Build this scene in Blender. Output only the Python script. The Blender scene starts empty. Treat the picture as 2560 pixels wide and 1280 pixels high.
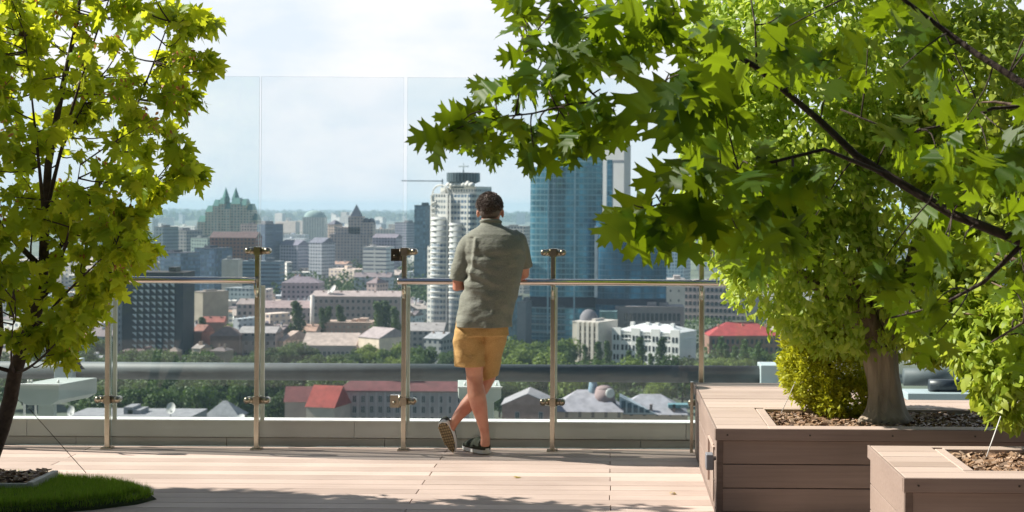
import bpy, bmesh, math, random
import numpy as np
from mathutils import Vector, Matrix, noise
from mathutils.geometry import tessellate_polygon
R = math.radians
random.seed(7); RNG = np.random.default_rng(7)
C = bpy.context.scene.collection
SC = bpy.context.scene

# ------------------------------------------------------------------ camera
F, CX, CY, CZ = 3840.0, 1530.0, 522.0, 1.58        # focal length and vanishing point in photo pixels
cam = bpy.data.cameras.new('camera'); camo = bpy.data.objects.new('camera', cam); C.objects.link(camo)
camo.location = (0, 0, CZ); camo.rotation_euler = (R(90), R(-0.35), 0)
cam.sensor_width = 36; cam.lens = 36 * F / 2560
cam.shift_x = -(CX - 1280) / 2560; cam.shift_y = -(640 - CY) / 2560
cam.clip_start = 0.1; cam.clip_end = 60000
cam.dof.use_dof = True; cam.dof.focus_distance = 7.6; cam.dof.aperture_fstop = 6.5
SC.camera = camo

# ------------------------------------------------------------------ light
SUN = Vector((-1.12, 0.18, 1.0)).normalized()       # towards the sun
el = math.asin(SUN.z); az = math.atan2(SUN.x, SUN.y)
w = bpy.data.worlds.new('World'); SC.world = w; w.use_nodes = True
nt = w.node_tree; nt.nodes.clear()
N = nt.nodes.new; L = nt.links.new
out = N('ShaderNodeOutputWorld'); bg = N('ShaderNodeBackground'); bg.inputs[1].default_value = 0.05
sky = N('ShaderNodeTexSky'); sky.sky_type = 'NISHITA'; sky.sun_disc = False
sky.sun_elevation = el; sky.sun_rotation = az; sky.altitude = 180; sky.air_density = 1.0; sky.dust_density = 1.2; sky.ozone_density = 1.0
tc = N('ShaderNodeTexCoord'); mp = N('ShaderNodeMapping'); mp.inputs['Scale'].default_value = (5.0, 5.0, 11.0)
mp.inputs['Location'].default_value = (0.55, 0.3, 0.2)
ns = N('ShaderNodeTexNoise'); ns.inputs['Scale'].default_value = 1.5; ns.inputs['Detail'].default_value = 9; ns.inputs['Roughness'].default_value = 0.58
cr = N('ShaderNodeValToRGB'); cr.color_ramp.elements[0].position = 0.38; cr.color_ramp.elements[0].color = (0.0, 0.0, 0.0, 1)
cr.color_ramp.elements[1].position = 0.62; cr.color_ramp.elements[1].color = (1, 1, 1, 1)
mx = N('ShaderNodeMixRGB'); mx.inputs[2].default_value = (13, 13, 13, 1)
sx = N('ShaderNodeSeparateXYZ'); mr = N('ShaderNodeMapRange'); mr.interpolation_type = 'SMOOTHSTEP'   # clouds kept to the view ahead, sky elsewhere left darker to cut fill light
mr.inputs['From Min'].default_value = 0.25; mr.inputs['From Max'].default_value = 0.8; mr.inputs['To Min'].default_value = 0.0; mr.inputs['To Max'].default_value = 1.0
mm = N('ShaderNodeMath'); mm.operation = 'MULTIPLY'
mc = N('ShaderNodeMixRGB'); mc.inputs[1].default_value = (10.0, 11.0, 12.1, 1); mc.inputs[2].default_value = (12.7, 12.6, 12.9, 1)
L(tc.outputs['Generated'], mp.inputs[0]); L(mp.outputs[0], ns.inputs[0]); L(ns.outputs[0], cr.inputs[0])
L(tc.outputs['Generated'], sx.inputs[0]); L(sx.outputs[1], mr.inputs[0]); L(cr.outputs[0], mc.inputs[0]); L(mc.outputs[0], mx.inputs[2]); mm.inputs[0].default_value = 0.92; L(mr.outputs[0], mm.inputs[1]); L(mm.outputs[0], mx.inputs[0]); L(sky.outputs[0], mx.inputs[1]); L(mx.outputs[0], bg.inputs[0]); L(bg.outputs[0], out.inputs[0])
sl = bpy.data.lights.new('sun', 'SUN'); sl.energy = 5.0; sl.angle = R(0.5); sl.color = (1.0, 0.93, 0.82)
so = bpy.data.objects.new('sun', sl); C.objects.link(so); so.rotation_euler = (-SUN).to_track_quat('-Z', 'Y').to_euler()
so.location = (-20, 5, 30)
SC.view_settings.view_transform = 'Standard'; SC.view_settings.look = 'None'
SC.view_settings.exposure = 0.8; SC.view_settings.gamma = 1.0
SC.render.engine = 'CYCLES'
SC.cycles.max_bounces = 12; SC.cycles.transparent_max_bounces = 24; SC.cycles.volume_bounces = 1

# ------------------------------------------------------------------ helpers
GZ = -82.0
def W(px, py, Y): return Vector(((px - CX) * Y / F, Y, CZ - (py - CY) * Y / F))
def XP(px, Y): return (px - CX) * Y / F
def ZP(py, Y): return CZ - (py - CY) * Y / F

def tag(o, label=None, cat=None, group=None, kind=None):
    if label: o['label'] = label
    if cat: o['category'] = cat
    if group: o['group'] = group
    if kind: o['kind'] = kind
    return o
def empty(name, loc, label=None, cat=None, group=None, rz=0, kind=None):
    o = bpy.data.objects.new(name, None); C.objects.link(o); o.location = loc; o.rotation_euler = (0, 0, rz)
    o.empty_display_size = 0.1
    return tag(o, label, cat, group, kind)
def link(name, me, parent=None, loc=None, rz=0):
    o = bpy.data.objects.new(name, me); C.objects.link(o)
    if parent: o.parent = parent
    if loc is not None: o.location = loc
    o.rotation_euler.z = rz
    return o
def copy_tree(o, parent=None):
    c = o.copy(); C.objects.link(c); c.parent = parent
    for ch in list(o.children): copy_tree(ch, c)
    return c

class MB:
    def __init__(s): s.v = []; s.f = []; s.m = []; s.sm = []
    def add(s, vs, fs, mi=0, smooth=False):
        b = len(s.v); s.v += [tuple(v) for v in vs]
        s.f += [tuple(i + b for i in f) for f in fs]; s.m += [mi] * len(fs); s.sm += [smooth] * len(fs)
    def box(s, x0, x1, y0, y1, z0, z1, mi=0, mat=None):
        vs = [Vector((x, y, z)) for x in (x0, x1) for y in (y0, y1) for z in (z0, z1)]
        if mat is not None: vs = [mat @ v for v in vs]
        s.add(vs, [(0, 1, 3, 2), (4, 6, 7, 5), (0, 4, 5, 1), (2, 3, 7, 6), (0, 2, 6, 4), (1, 5, 7, 3)], mi)
    def prism(s, pts, z0, z1, mi=0, mat=None):       # pts counter-clockwise
        n = len(pts); vs = [Vector((p[0], p[1], z0)) for p in pts] + [Vector((p[0], p[1], z1)) for p in pts]
        if mat is not None: vs = [mat @ v for v in vs]
        s.add(vs, [tuple(range(n))[::-1], tuple(range(n, 2 * n))] + [(i, (i + 1) % n, n + (i + 1) % n, n + i) for i in range(n)], mi)
    def loft(s, rings, mi=0, cap=True, smooth=True):  # rings: lists of equal length
        n = len(rings[0]); vs = [p for r in rings for p in r]; fs = []
        for k in range(len(rings) - 1):
            for i in range(n):
                j = (i + 1) % n; fs.append((k * n + i, k * n + j, (k + 1) * n + j, (k + 1) * n + i))
        if cap: fs.append(tuple(range(n))[::-1]); fs.append(tuple(range((len(rings) - 1) * n, len(rings) * n)))
        s.add(vs, fs, mi, smooth)
    def tube(s, pts, rad, seg=8, mi=0, cap=True, smooth=True, flat=None):
        pts = [Vector(p) for p in pts]; n = len(pts)
        if not isinstance(rad, (list, tuple)): rad = [rad] * n
        rings = []; up = None
        for i, p in enumerate(pts):
            t = (pts[min(i + 1, n - 1)] - pts[max(i - 1, 0)]).normalized()
            if up is None:
                up = Vector((0, 0, 1)) if abs(t.z) < 0.9 else Vector((0, 1, 0))
            a = t.cross(up).normalized(); b = a.cross(t).normalized(); up = b
            ra, rb = rad[i] if isinstance(rad[i], (tuple, list)) else (rad[i], rad[i])
            rings.append([p + a * (math.cos(2 * math.pi * k / seg) * ra) + b * (math.sin(2 * math.pi * k / seg) * rb) for k in range(seg)])
        s.loft(rings, mi, cap, smooth)
    def ellip(s, c, r, seg=16, rings=10, mi=0, mat=None):
        rr = []
        for k in range(rings + 1):
            ph = math.pi * (k + 0.02 if k == 0 else (k - 0.02 if k == rings else k)) / rings
            ring = []
            for i in range(seg):
                th = -2 * math.pi * i / seg
                v = Vector((r[0] * math.sin(ph) * math.cos(th), r[1] * math.sin(ph) * math.sin(th), r[2] * math.cos(ph)))
                if mat is not None: v = mat @ v
                ring.append(Vector(c) + v)
            rr.append(ring)
        s.loft(rr, mi)
    def build(s, name, mats, parent=None, world=False, smooth=None):
        me = bpy.data.meshes.new(name)
        vs = s.v
        if world and parent is not None:
            wmx = Matrix.Identity(4); q = parent
            while q is not None: wmx = Matrix.Translation(q.location) @ Matrix.Rotation(q.rotation_euler.z, 4, 'Z') @ wmx; q = q.parent
            inv = wmx.inverted()
            vs = [tuple(inv @ Vector(v)) for v in vs]
        me.from_pydata(vs, [], s.f)
        if not isinstance(mats, (list, tuple)): mats = [mats]
        for m in mats: me.materials.append(m)
        me.polygons.foreach_set('material_index', s.m)
        me.polygons.foreach_set('use_smooth', s.sm if smooth is None else [smooth] * len(s.f))
        bm = bmesh.new(); bm.from_mesh(me); bmesh.ops.recalc_face_normals(bm, faces=bm.faces[:]); bm.to_mesh(me); bm.free()
        me.update()
        return link(name, me, parent)
def bevel(o, wd=0.004, seg=2):
    m = o.modifiers.new('bevel', 'BEVEL'); m.width = wd; m.segments = seg; m.limit_method = 'ANGLE'; return o

# ------------------------------------------------------------------ materials
def newmat(name):
    m = bpy.data.materials.new(name); m.use_nodes = True; t = m.node_tree
    b = t.nodes['Principled BSDF']; return m, t, b
def rgb(c): return (c[0], c[1], c[2], 1)
def plain(name, col, rough=0.6, metal=0.0, nscale=0, namt=0.15, bump=0.0, spec=0.5):
    m, t, b = newmat(name); b.inputs['Roughness'].default_value = rough; b.inputs['Metallic'].default_value = metal
    b.inputs['Base Color'].default_value = rgb(col); b.inputs['Specular IOR Level'].default_value = spec
    if nscale:
        tcn = t.nodes.new('ShaderNodeTexCoord'); n = t.nodes.new('ShaderNodeTexNoise'); n.inputs['Scale'].default_value = nscale; n.inputs['Detail'].default_value = 6
        t.links.new(tcn.outputs['Object'], n.inputs[0])
        r = t.nodes.new('ShaderNodeMapRange'); r.inputs['To Min'].default_value = 1 - namt; r.inputs['To Max'].default_value = 1 + namt
        r.inputs['From Min'].default_value = 0.3; r.inputs['From Max'].default_value = 0.7
        t.links.new(n.outputs[0], r.inputs[0])
        mu = t.nodes.new('ShaderNodeVectorMath'); mu.operation = 'SCALE'; mu.inputs[0].default_value = col
        t.links.new(r.outputs[0], mu.inputs['Scale']); t.links.new(mu.outputs[0], b.inputs['Base Color'])
        if bump:
            bp = t.nodes.new('ShaderNodeBump'); bp.inputs['Strength'].default_value = bump; bp.inputs['Distance'].default_value = 0.01
            t.links.new(n.outputs[0], bp.inputs['Height']); t.links.new(bp.outputs[0], b.inputs['Normal'])
    return m
# wood grain
def wood(name, c1, c2, rough=0.7, axis=0):
    m, t, b = newmat(name); b.inputs['Roughness'].default_value = rough; b.inputs['Specular IOR Level'].default_value = 0.3
    tcn = t.nodes.new('ShaderNodeTexCoord'); mp_ = t.nodes.new('ShaderNodeMapping')
    s = [60, 60, 60]; s[axis] = 2.2; mp_.inputs['Scale'].default_value = s
    n = t.nodes.new('ShaderNodeTexNoise'); n.inputs['Scale'].default_value = 1; n.inputs['Detail'].default_value = 5
    n2 = t.nodes.new('ShaderNodeTexNoise'); n2.inputs['Scale'].default_value = 2.0; n2.inputs['Detail'].default_value = 4
    g = t.nodes.new('ShaderNodeNewGeometry')
    t.links.new(tcn.outputs['Object'], mp_.inputs[0]); t.links.new(mp_.outputs[0], n.inputs[0]); t.links.new(tcn.outputs['Object'], n2.inputs[0])
    a = t.nodes.new('ShaderNodeMath'); a.operation = 'MULTIPLY_ADD'; a.inputs[1].default_value = 0.35
    t.links.new(n.outputs[0], a.inputs[0])
    a2 = t.nodes.new('ShaderNodeMath'); a2.operation = 'MULTIPLY_ADD'; a2.inputs[1].default_value = 0.35
    t.links.new(g.outputs['Random Per Island'], a2.inputs[0])
    a3 = t.nodes.new('ShaderNodeMath'); a3.operation = 'MULTIPLY'; a3.inputs[1].default_value = 0.35
    t.links.new(n2.outputs[0], a3.inputs[0]); t.links.new(a3.outputs[0], a2.inputs[2]); t.links.new(a2.outputs[0], a.inputs[2])
    c = t.nodes.new('ShaderNodeValToRGB'); c.color_ramp.elements[0].position = 0.25; c.color_ramp.elements[1].position = 0.8
    c.color_ramp.elements[0].color = rgb(c1); c.color_ramp.elements[1].color = rgb(c2)
    t.links.new(a.outputs[0], c.inputs[0]); t.links.new(c.outputs[0], b.inputs['Base Color'])
    bp = t.nodes.new('ShaderNodeBump'); bp.inputs['Strength'].default_value = 0.25; bp.inputs['Distance'].default_value = 0.004
    t.links.new(n.outputs[0], bp.inputs['Height']); t.links.new(bp.outputs[0], b.inputs['Normal'])
    return m
def leafmat(name, cols, trans=0.5, tcol=(0.35, 0.5, 0.03), gloss=0.35):
    m, t, b = newmat(name)
    g = t.nodes.new('ShaderNodeNewGeometry'); c = t.nodes.new('ShaderNodeValToRGB')
    n = len(cols)
    while len(c.color_ramp.elements) < n: c.color_ramp.elements.new(0.5)
    for i, cc in enumerate(cols):
        c.color_ramp.elements[i].position = i / max(1, n - 1); c.color_ramp.elements[i].color = rgb(cc)
    t.links.new(g.outputs['Random Per Island'], c.inputs[0]); t.links.new(c.outputs[0], b.inputs['Base Color'])
    b.inputs['Roughness'].default_value = 0.5; b.inputs['Specular IOR Level'].default_value = gloss
    tr = t.nodes.new('ShaderNodeBsdfTranslucent')
    mu = t.nodes.new('ShaderNodeMixRGB'); mu.blend_type = 'MULTIPLY'; mu.inputs[0].default_value = 1
    sc_ = t.nodes.new('ShaderNodeMixRGB'); sc_.inputs[0].default_value = 0.75; sc_.inputs[2].default_value = rgb(tcol)
    t.links.new(c.outputs[0], sc_.inputs[1]); t.links.new(sc_.outputs[0], tr.inputs[0])
    ms = t.nodes.new('ShaderNodeMixShader'); ms.inputs[0].default_value = trans
    t.links.new(b.outputs[0], ms.inputs[1]); t.links.new(tr.outputs[0], ms.inputs[2])
    t.links.new(ms.outputs[0], t.nodes['Material Output'].inputs[0])
    return m
def glassmat(name, tint, refl=1.0):
    m, t, b = newmat(name); t.nodes.remove(b)
    tr = t.nodes.new('ShaderNodeBsdfTransparent'); tr.inputs[0].default_value = rgb(tint)
    gl = t.nodes.new('ShaderNodeBsdfGlossy'); gl.inputs['Roughness'].default_value = 0.02; gl.inputs[0].default_value = (0.95, 1, 1, 1)
    fr = t.nodes.new('ShaderNodeFresnel'); fr.inputs[0].default_value = 1.5
    mu = t.nodes.new('ShaderNodeMath'); mu.operation = 'MULTIPLY'; mu.inputs[1].default_value = refl
    ms = t.nodes.new('ShaderNodeMixShader')
    t.links.new(fr.outputs[0], mu.inputs[0]); t.links.new(mu.outputs[0], ms.inputs[0])
    t.links.new(tr.outputs[0], ms.inputs[1]); t.links.new(gl.outputs[0], ms.inputs[2]); t.links.new(ms.outputs[0], t.nodes['Material Output'].inputs[0])
    return m
_fc = {}
def facade(wall, glass, cw, fh, u0=0.2, u1=0.8, v0=0.25, v1=0.8, grough=0.15, gmetal=0.0, wrough=0.8, lit=0.0, big=0):
    key = (wall, glass, cw, fh, u0, u1, v0, v1, gmetal, lit, big)
    if key in _fc: return _fc[key]
    m, t, b = newmat('facade')
    nn = t.nodes.new; ll = t.links.new
    def mth(op, *a):
        n = nn('ShaderNodeMath'); n.operation = op
        for i, x in enumerate(a):
            if isinstance(x, (int, float)): n.inputs[i].default_value = x
            else: ll(x, n.inputs[i])
        return n.outputs[0]
    tcn = nn('ShaderNodeTexCoord'); s1 = nn('ShaderNodeSeparateXYZ'); s2 = nn('ShaderNodeSeparateXYZ')
    ll(tcn.outputs['Object'], s1.inputs[0]); ll(tcn.outputs['Normal'], s2.inputs[0])
    anx = mth('ABSOLUTE', s2.outputs[0]); any_ = mth('ABSOLUTE', s2.outputs[1]); anz = mth('ABSOLUTE', s2.outputs[2])
    sel = mth('GREATER_THAN', any_, anx)
    u = mth('ADD', mth('MULTIPLY', s1.outputs[0], sel), mth('MULTIPLY', s1.outputs[1], mth('SUBTRACT', 1.0, sel)))
    uu = mth('DIVIDE', u, cw); vv = mth('DIVIDE', s1.outputs[2], fh)
    fu = mth('FRACT', uu); fv = mth('FRACT', vv)
    mk = mth('MULTIPLY', mth('MULTIPLY', mth('GREATER_THAN', fu, u0), mth('LESS_THAN', fu, u1)), mth('MULTIPLY', mth('GREATER_THAN', fv, v0), mth('LESS_THAN', fv, v1)))
    mk = mth('MULTIPLY', mk, mth('LESS_THAN', anz, 0.5))
    cell = nn('ShaderNodeCombineXYZ'); ll(mth('FLOOR', uu), cell.inputs[0]); ll(mth('FLOOR', vv), cell.inputs[1]); ll(sel, cell.inputs[2])
    wn = nn('ShaderNodeTexWhiteNoise'); ll(cell.outputs[0], wn.inputs[0])
    gv = mth('MULTIPLY_ADD', wn.outputs[0], 0.9, 0.55)
    if big:  # broad and columnwise tone noise paints broken reflections into the glass colour
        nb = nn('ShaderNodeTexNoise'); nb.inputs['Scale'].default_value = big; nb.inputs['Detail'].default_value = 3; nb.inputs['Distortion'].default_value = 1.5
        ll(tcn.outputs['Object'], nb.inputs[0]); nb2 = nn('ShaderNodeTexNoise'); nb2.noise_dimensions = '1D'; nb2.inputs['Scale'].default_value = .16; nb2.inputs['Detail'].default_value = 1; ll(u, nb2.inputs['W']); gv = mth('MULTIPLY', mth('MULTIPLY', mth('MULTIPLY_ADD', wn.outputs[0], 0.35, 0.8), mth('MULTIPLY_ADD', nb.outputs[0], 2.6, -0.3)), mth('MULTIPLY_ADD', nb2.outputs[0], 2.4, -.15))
    gc = nn('ShaderNodeVectorMath'); gc.operation = 'SCALE'; gc.inputs[0].default_value = glass; ll(gv, gc.inputs['Scale'])
    nz = nn('ShaderNodeTexNoise'); nz.inputs['Scale'].default_value = 0.15; nz.inputs['Detail'].default_value = 8; ll(tcn.outputs['Object'], nz.inputs[0])
    wc = nn('ShaderNodeVectorMath'); wc.operation = 'SCALE'; wc.inputs[0].default_value = wall; ll(mth('MULTIPLY_ADD', nz.outputs[0], 0.5, 0.75), wc.inputs['Scale'])
    mxn = nn('ShaderNodeMixRGB'); ll(mk, mxn.inputs[0]); ll(wc.outputs[0], mxn.inputs[1]); ll(gc.outputs[0], mxn.inputs[2])
    ll(mxn.outputs[0], b.inputs['Base Color']); ll(mth('MULTIPLY_ADD', mk, grough - wrough, wrough), b.inputs['Roughness'])
    ll(mth('MULTIPLY', mk, gmetal), b.inputs['Metallic'])
    _fc[key] = m; return m

M = dict(
    deck=wood('deck_boards', (0.33, 0.255, 0.218), (0.63, 0.51, 0.448)),
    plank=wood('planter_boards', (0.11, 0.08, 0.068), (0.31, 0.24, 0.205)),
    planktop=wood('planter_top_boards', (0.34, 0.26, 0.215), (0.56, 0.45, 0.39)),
    steel=plain('brushed_steel', (0.52, 0.49, 0.41), 0.25, 1.0, 14, 0.08),
    clamp=plain('clamp_steel', (0.42, 0.38, 0.30), 0.3, 1.0, 30, 0.15),
    rail=plain('polished_rail', (0.66, 0.60, 0.55), 0.22, 1.0, 9, 0.06),
    darksteel=plain('dark_bracket', (0.08, 0.07, 0.055), 0.35, 0.8),
    postrefl=plain('post_reflection_tone', (0.55, 0.52, 0.42), 0.5, 0.0, 9, 0.06),
    curb=plain('parapet_panels', (0.50, 0.47, 0.42), 0.55, 0, 2.5, 0.10),
    curbtop=plain('parapet_cap', (0.78, 0.78, 0.76), 0.4, 0, 3, 0.05),
    pipe=plain('grey_pipe', (0.085, 0.108, 0.118), 0.6, 0.0, 7, 0.18),
    paleclad=plain('pale_cladding', (0.42, 0.50, 0.52), 0.45, 0.0, 5, 0.08),
    boxgrey=plain('grey_green_paint', (0.40, 0.45, 0.42), 0.5, 0.0, 4, 0.1),
    white=plain('white_paint', (0.75, 0.75, 0.73), 0.5),
    shirt=None, shorts=None,
    bark=plain('bark', (0.17, 0.12, 0.085), 0.9, 0, 30, 0.45, 0.9),
    darkbark=plain('dark_bark', (0.055, 0.038, 0.03), 0.85, 0, 40, 0.4, 0.7),
    twig=plain('twig', (0.09, 0.05, 0.035), 0.8),
    mulch=plain('mulch_soil', (0.09, 0.055, 0.035), 0.95, 0, 25, 0.5, 0.8),
    ground=plain('city_ground', (0.10, 0.12, 0.085), 0.95, 0, 0.012, 0.7),
)
glass_a = glassmat('railing_glass', (0.932, 0.968, 0.972), 0.5); glass_b = glassmat('gate_glass', (0.965, 0.98, 0.985), 0.4)
glass_edge = plain('glass_edge', (0.62, 0.74, 0.74), 0.2)

# ================================================================== SETTING: deck, parapet, ledge, ground
mb = MB(); y = 2.0
joints = [-6.5, -3.4, -1.07, 2.3, 5.0]
k = 0
while y < 10.07:
    y1 = y + 0.139
    js = [j + random.uniform(-0.004, 0.004) for j in (joints if k % 2 else [-6.5, -4.4, 0.0, 5.0])]
    for a, b_ in zip(js[:-1], js[1:]):
        dz = random.uniform(-0.0008, 0.0008)
        mb.box(a + 0.002, b_ - 0.002, y, min(y1, 10.10), -0.022, dz)
    y += 0.144; k += 1
deck = bevel(mb.build('deck', M['deck']), 0.002, 1); tag(deck, kind='structure')
mb = MB(); mb.box(-6.5, 5, -3, 10.12, -0.6, -0.03); tag(mb.build('deck_base', plain('deck_shadow_gap', (0.05, 0.04, 0.035), 0.9)), kind='structure')
mb = MB(); mb.box(-9, 9, 10.62, 12.7, -0.9, -0.42); tag(mb.build('roof_ledge', plain('roof_ledge', (0.3, 0.3, 0.3), 0.8, 0, 3, .1)), kind='structure')
# parapet curb behind the glass
par = empty('parapet', (0, 10.18, 0), 'low pale panelled parapet running along the foot of the glass railing', 'parapet')
mb = MB()
edges = [-7, -4.9, -3.87, -1.7, 0.5, 2.8, 5]
for a, b_ in zip(edges[:-1], edges[1:]): mb.box(a + .002, b_ - .002, 10.18, 10.24, 0.052, 0.160)
mb.build('upper_panel', M['curb'], par, True)
mb = MB(); e2 = [-7, -5, -3.55, -2.55, -1.5, .2, 1.6, 5]
for a, b_ in zip(e2[:-1], e2[1:]): mb.box(a + .002, b_ - .002, 10.20, 10.24, -0.05, 0.044)
mb.build('lower_panel', M['curb'], par, True)
mb = MB(); mb.box(-7, 5, 10.165, 10.29, 0.161, 0.168); mb.box(-7, 5, 10.245, 10.285, -.5, 0.160); mb.build('cap', M['curbtop'], par, True)
# city ground
mb = MB(); gx = [-14000, -4000, -1500, -500, 0, 500, 1500, 4000, 14000]
mb.add([(-16000, -300, GZ), (16000, -300, GZ), (16000, 21500, GZ), (-16000, 21500, GZ)], [(0, 1, 2, 3)])
tag(mb.build('city_ground', M['ground']), kind='structure')

# unseen added pavilion behind the viewpoint: walls and canopy that cut fill light
blk = empty('roof_blocker', (0, -4, 0), 'unseen added pavilion with a deep canopy standing behind the viewpoint', 'blocker')
mb = MB(); mb.box(-9, 9, -9, -4, -.5, 4.6); mb.build('walls', facade((.10, .09, .08), (.02, .025, .03), 1.5, 3.2, .05, .95, .05, .95), blk, True)
mb = MB(); mb.box(-2.6, 7.5, -3.98, 3.6, 3.7, 3.95); bevel(mb.build('canopy', plain('blocker_paint', (.08, .075, .07), .7, 0, 2, .1), blk, True), .02)
for x_ in (-2.4, 7.3):
    mb = MB(); mb.box(x_ - .08, x_ + .08, 3.3, 3.46, -.1, 3.7); mb.build('pillar', M['darksteel'], blk, True)

# ================================================================== glass railing
PX = [-4.24, -3.276, -2.305, -1.349, -0.38, 0.586, 1.555, 2.52]
GY = 10.055
rail_l = empty('glass_railing', (PX[1], 10, 0), 'left stretch of glass railing with a short handrail, ending at the gate opening', 'railing')
rail_r = empty('glass_railing', (PX[3], 10, 0), 'right stretch of tall glass railing whose long handrail the man leans on', 'railing')
gate = empty('glass_gate', (PX[2] + .01, GY, 0), 'clear glass gate without a handrail between two steel posts', 'gate')
def post(i, X, r):
    m1 = MB(); m1.box(X - .016, X + .016, 9.985, 10.025, 0, 1.285); pb = bevel(m1.build('post', M['steel'], r, True), .005)
    m1 = MB(); m1.box(X + .002, X + .026, 10.09, 10.11, 0.17, 1.06); m1.build('post_reflection', M['postrefl'], pb, True)  # pale bar standing in for the post's reflection in the glass
    m1 = MB(); m1.box(X - .035, X + .035, 9.965, 10.04, 0, .008); m1.build('foot_plate', M['steel'], pb, True)
    m1 = MB(); m1.tube([(X, 9.995, .985), (X, 9.965, 1.0), (X, 9.935, 1.03), (X, 9.93, 1.085)], .009, 8); m1.build('rail_bracket', M['steel'], pb, True)
    for z in (1.292, 0.318):
        m1 = MB()
        m1.box(X - .02, X + .02, 9.98, 10.045, z - .026, z + .026)
        for s in ([-1, 1] if i != 3 else [1]):
            m1.tube([(X + s * .018, 10.015, z), (X + s * .05, 10.015, z), (X + s * .078, 10.015, z)], [(.02, .026), (.018, .022), (.012, .013)], 12)
            m1.tube([(X + s * .062, 9.985, z), (X + s * .062, 10.05, z)], .021, 14)
        m1.build('glass_clamp', M['clamp'], pb, True)
for i, X in enumerate(PX): post(i, X, rail_l if i < 3 else rail_r)
X = PX[3]
for z, d in ((1.272, M['darksteel']), (0.318, M['clamp'])):
    m1 = MB(); m1.box(X - .088, X - .030, 9.995, 10.045, z - .04, z + .04); m1.tube([(X - .024, 10.0, z - .04), (X - .024, 10.0, z + .04)], .011, 10)
    m1.tube([(X - .06, 9.985, z - .01), (X - .06, 9.996, z - .01)], .012, 12)
    m1.build('hinge_plate', d, gate, True)
for i in range(7):
    a, b_ = PX[i] + .006, PX[i + 1] - .006
    if i == 2: b_ -= .012
    mb = MB(); mb.box(a, b_, GY - .005, GY + .005, 0.012, 2.432, 0)
    o = mb.build('glass_panel', [glass_b if i == 2 else glass_a, glass_edge], gate if i == 2 else (rail_l if i < 2 else rail_r), True)
    for p in o.data.polygons:
        if abs(p.normal.y) < .5: p.material_index = 1
for a, b_, rr_ in ((PX[1] + .01, PX[2] - .0, rail_l), (PX[3] - .035, 2.6, rail_r)):
    mb = MB(); mb.tube([(a, 9.93, 1.103), (a + .01, 9.93, 1.103), (b_, 9.93, 1.103)], .0215, 20); mb.build('handrail', M['rail'], rr_, True)
mb = MB(); mb.box(0.515, 0.535, 9.955, 9.985, 0, .46); mb.build('end_profile', M['steel'], rail_r, True)

# ================================================================== roof edge pipe and cabinets
def bigpipe(x0, x1, yy, z, lb):
    r = empty('edge_pipe', (x0, yy, z), lb, 'pipe', 'large pipes along the roof edge')
    m1 = MB(); m1.tube([(x0, yy, z), (x1, yy, z)], .068, 28); m1.build('pipe_tube', M['pipe'], r, True)
    return r
z = ZP(934, 12.0)
bigpipe(XP(-300, 12), XP(1912, 12), 12.0, z, 'long thick dark grey pipe running along the roof edge beyond the glass')
for pxa, pxb, lb in ((142, 188, 'pale square cladding block around the pipe near the maple'), (1903, 1948, 'pale square cladding block at the right end of the long pipe'), (2392, 2500, 'pale blue cladding block at the far right behind the tree')):
    m1 = MB(); m1.box(XP(pxa, 11.9), XP(pxb, 11.9), 11.86, 12.14, z - .078, z + .086)
    m1.box(XP(pxa, 11.9) - .03, XP(pxb, 11.9) + .03, 11.82, 11.86, z - .084, z - .072)
    tag(bevel(m1.build('cladding_block', M['paleclad']), .006), lb, 'cladding', 'pale blocks clamped on the roof pipe')
bigpipe(XP(2262, 12), XP(2420, 12), 12.0, ZP(938, 12), 'light grey pipe section right of the planter tree')
m1 = MB(); m1.box(XP(2266, 11.4), XP(2440, 11.4), 11.3, 11.6, ZP(995, 11.4), ZP(975, 11.4)); tag(bevel(m1.build('equipment_tray', M['paleclad'])), 'pale blue metal tray under the pipe right of the planter tree', 'tray')
m1 = MB(); m1.tube([(XP(2322, 11.5), 11.45, ZP(960, 11.45)), (XP(2400, 11.5), 11.45, ZP(960, 11.45))], .052, 20); tag(m1.build('motor_drum', plain('drum_black', (.03, .04, .05), .4)), 'dark round drum on the tray right of the planter tree', 'drum')
def cabinet(px, pxr, pt, pb, yy, lb, skew):
    r = empty('light_cabinet', (XP(px, yy), yy, -.42), lb, 'cabinet', 'equipment cabinets on legs beyond the glass')
    x0, x1 = XP(px, yy), XP(pxr, yy); z1, z0 = ZP(pt, yy), ZP(pb, yy); d = .45
    m1 = MB(); t = .06
    vs = [(x0, yy, z1), (x1, yy, z1), (x1, yy, z0 + t * 0.6), (x1 - t, yy, z0), (x0 + t, yy, z0), (x0, yy, z0 + t * .6)]
    vs2 = [(v[0] + skew, yy + d, v[2]) for v in vs]
    m1.add(vs + vs2, [(0, 1, 2, 3, 4, 5), (11, 10, 9, 8, 7, 6)] + [(i, (i + 1) % 6, 6 + (i + 1) % 6, 6 + i) for i in range(6)])
    bevel(m1.build('housing', M['boxgrey'], r, True), .004)
    m1 = MB(); m1.box(x0 - .006, x1 + .006, yy - .006, yy + .015, z1 - .006, z1 + .004); m1.build('rim', M['white'], r, True)
    for q in (.08, .36):
        m1 = MB(); xx = x0 + (x1 - x0) * q; m1.box(xx - .006, xx + .006, yy + .05, yy + .065, -.42, z0 + .02); m1.build('leg', M['white'], r, True)
    m1 = MB(); m1.box(x0 + (x1 - x0) * .42, x0 + (x1 - x0) * .8, yy + .06, yy + .12, -.42, z0 + .02); m1.build('pedestal', M['boxgrey'], r, True)
    for q in (.12, .2, .86):
        m1 = MB(); xx = x0 + (x1 - x0) * q; m1.tube([(xx, yy + .1, z1), (xx, yy + .1, z1 + .022)], .008, 8); m1.build('knob', M['white'], r, True)
cabinet(48, 150, 970, 1022, 10.9, 'grey green equipment cabinet on white legs beyond the glass at the far left', .12)
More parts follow.
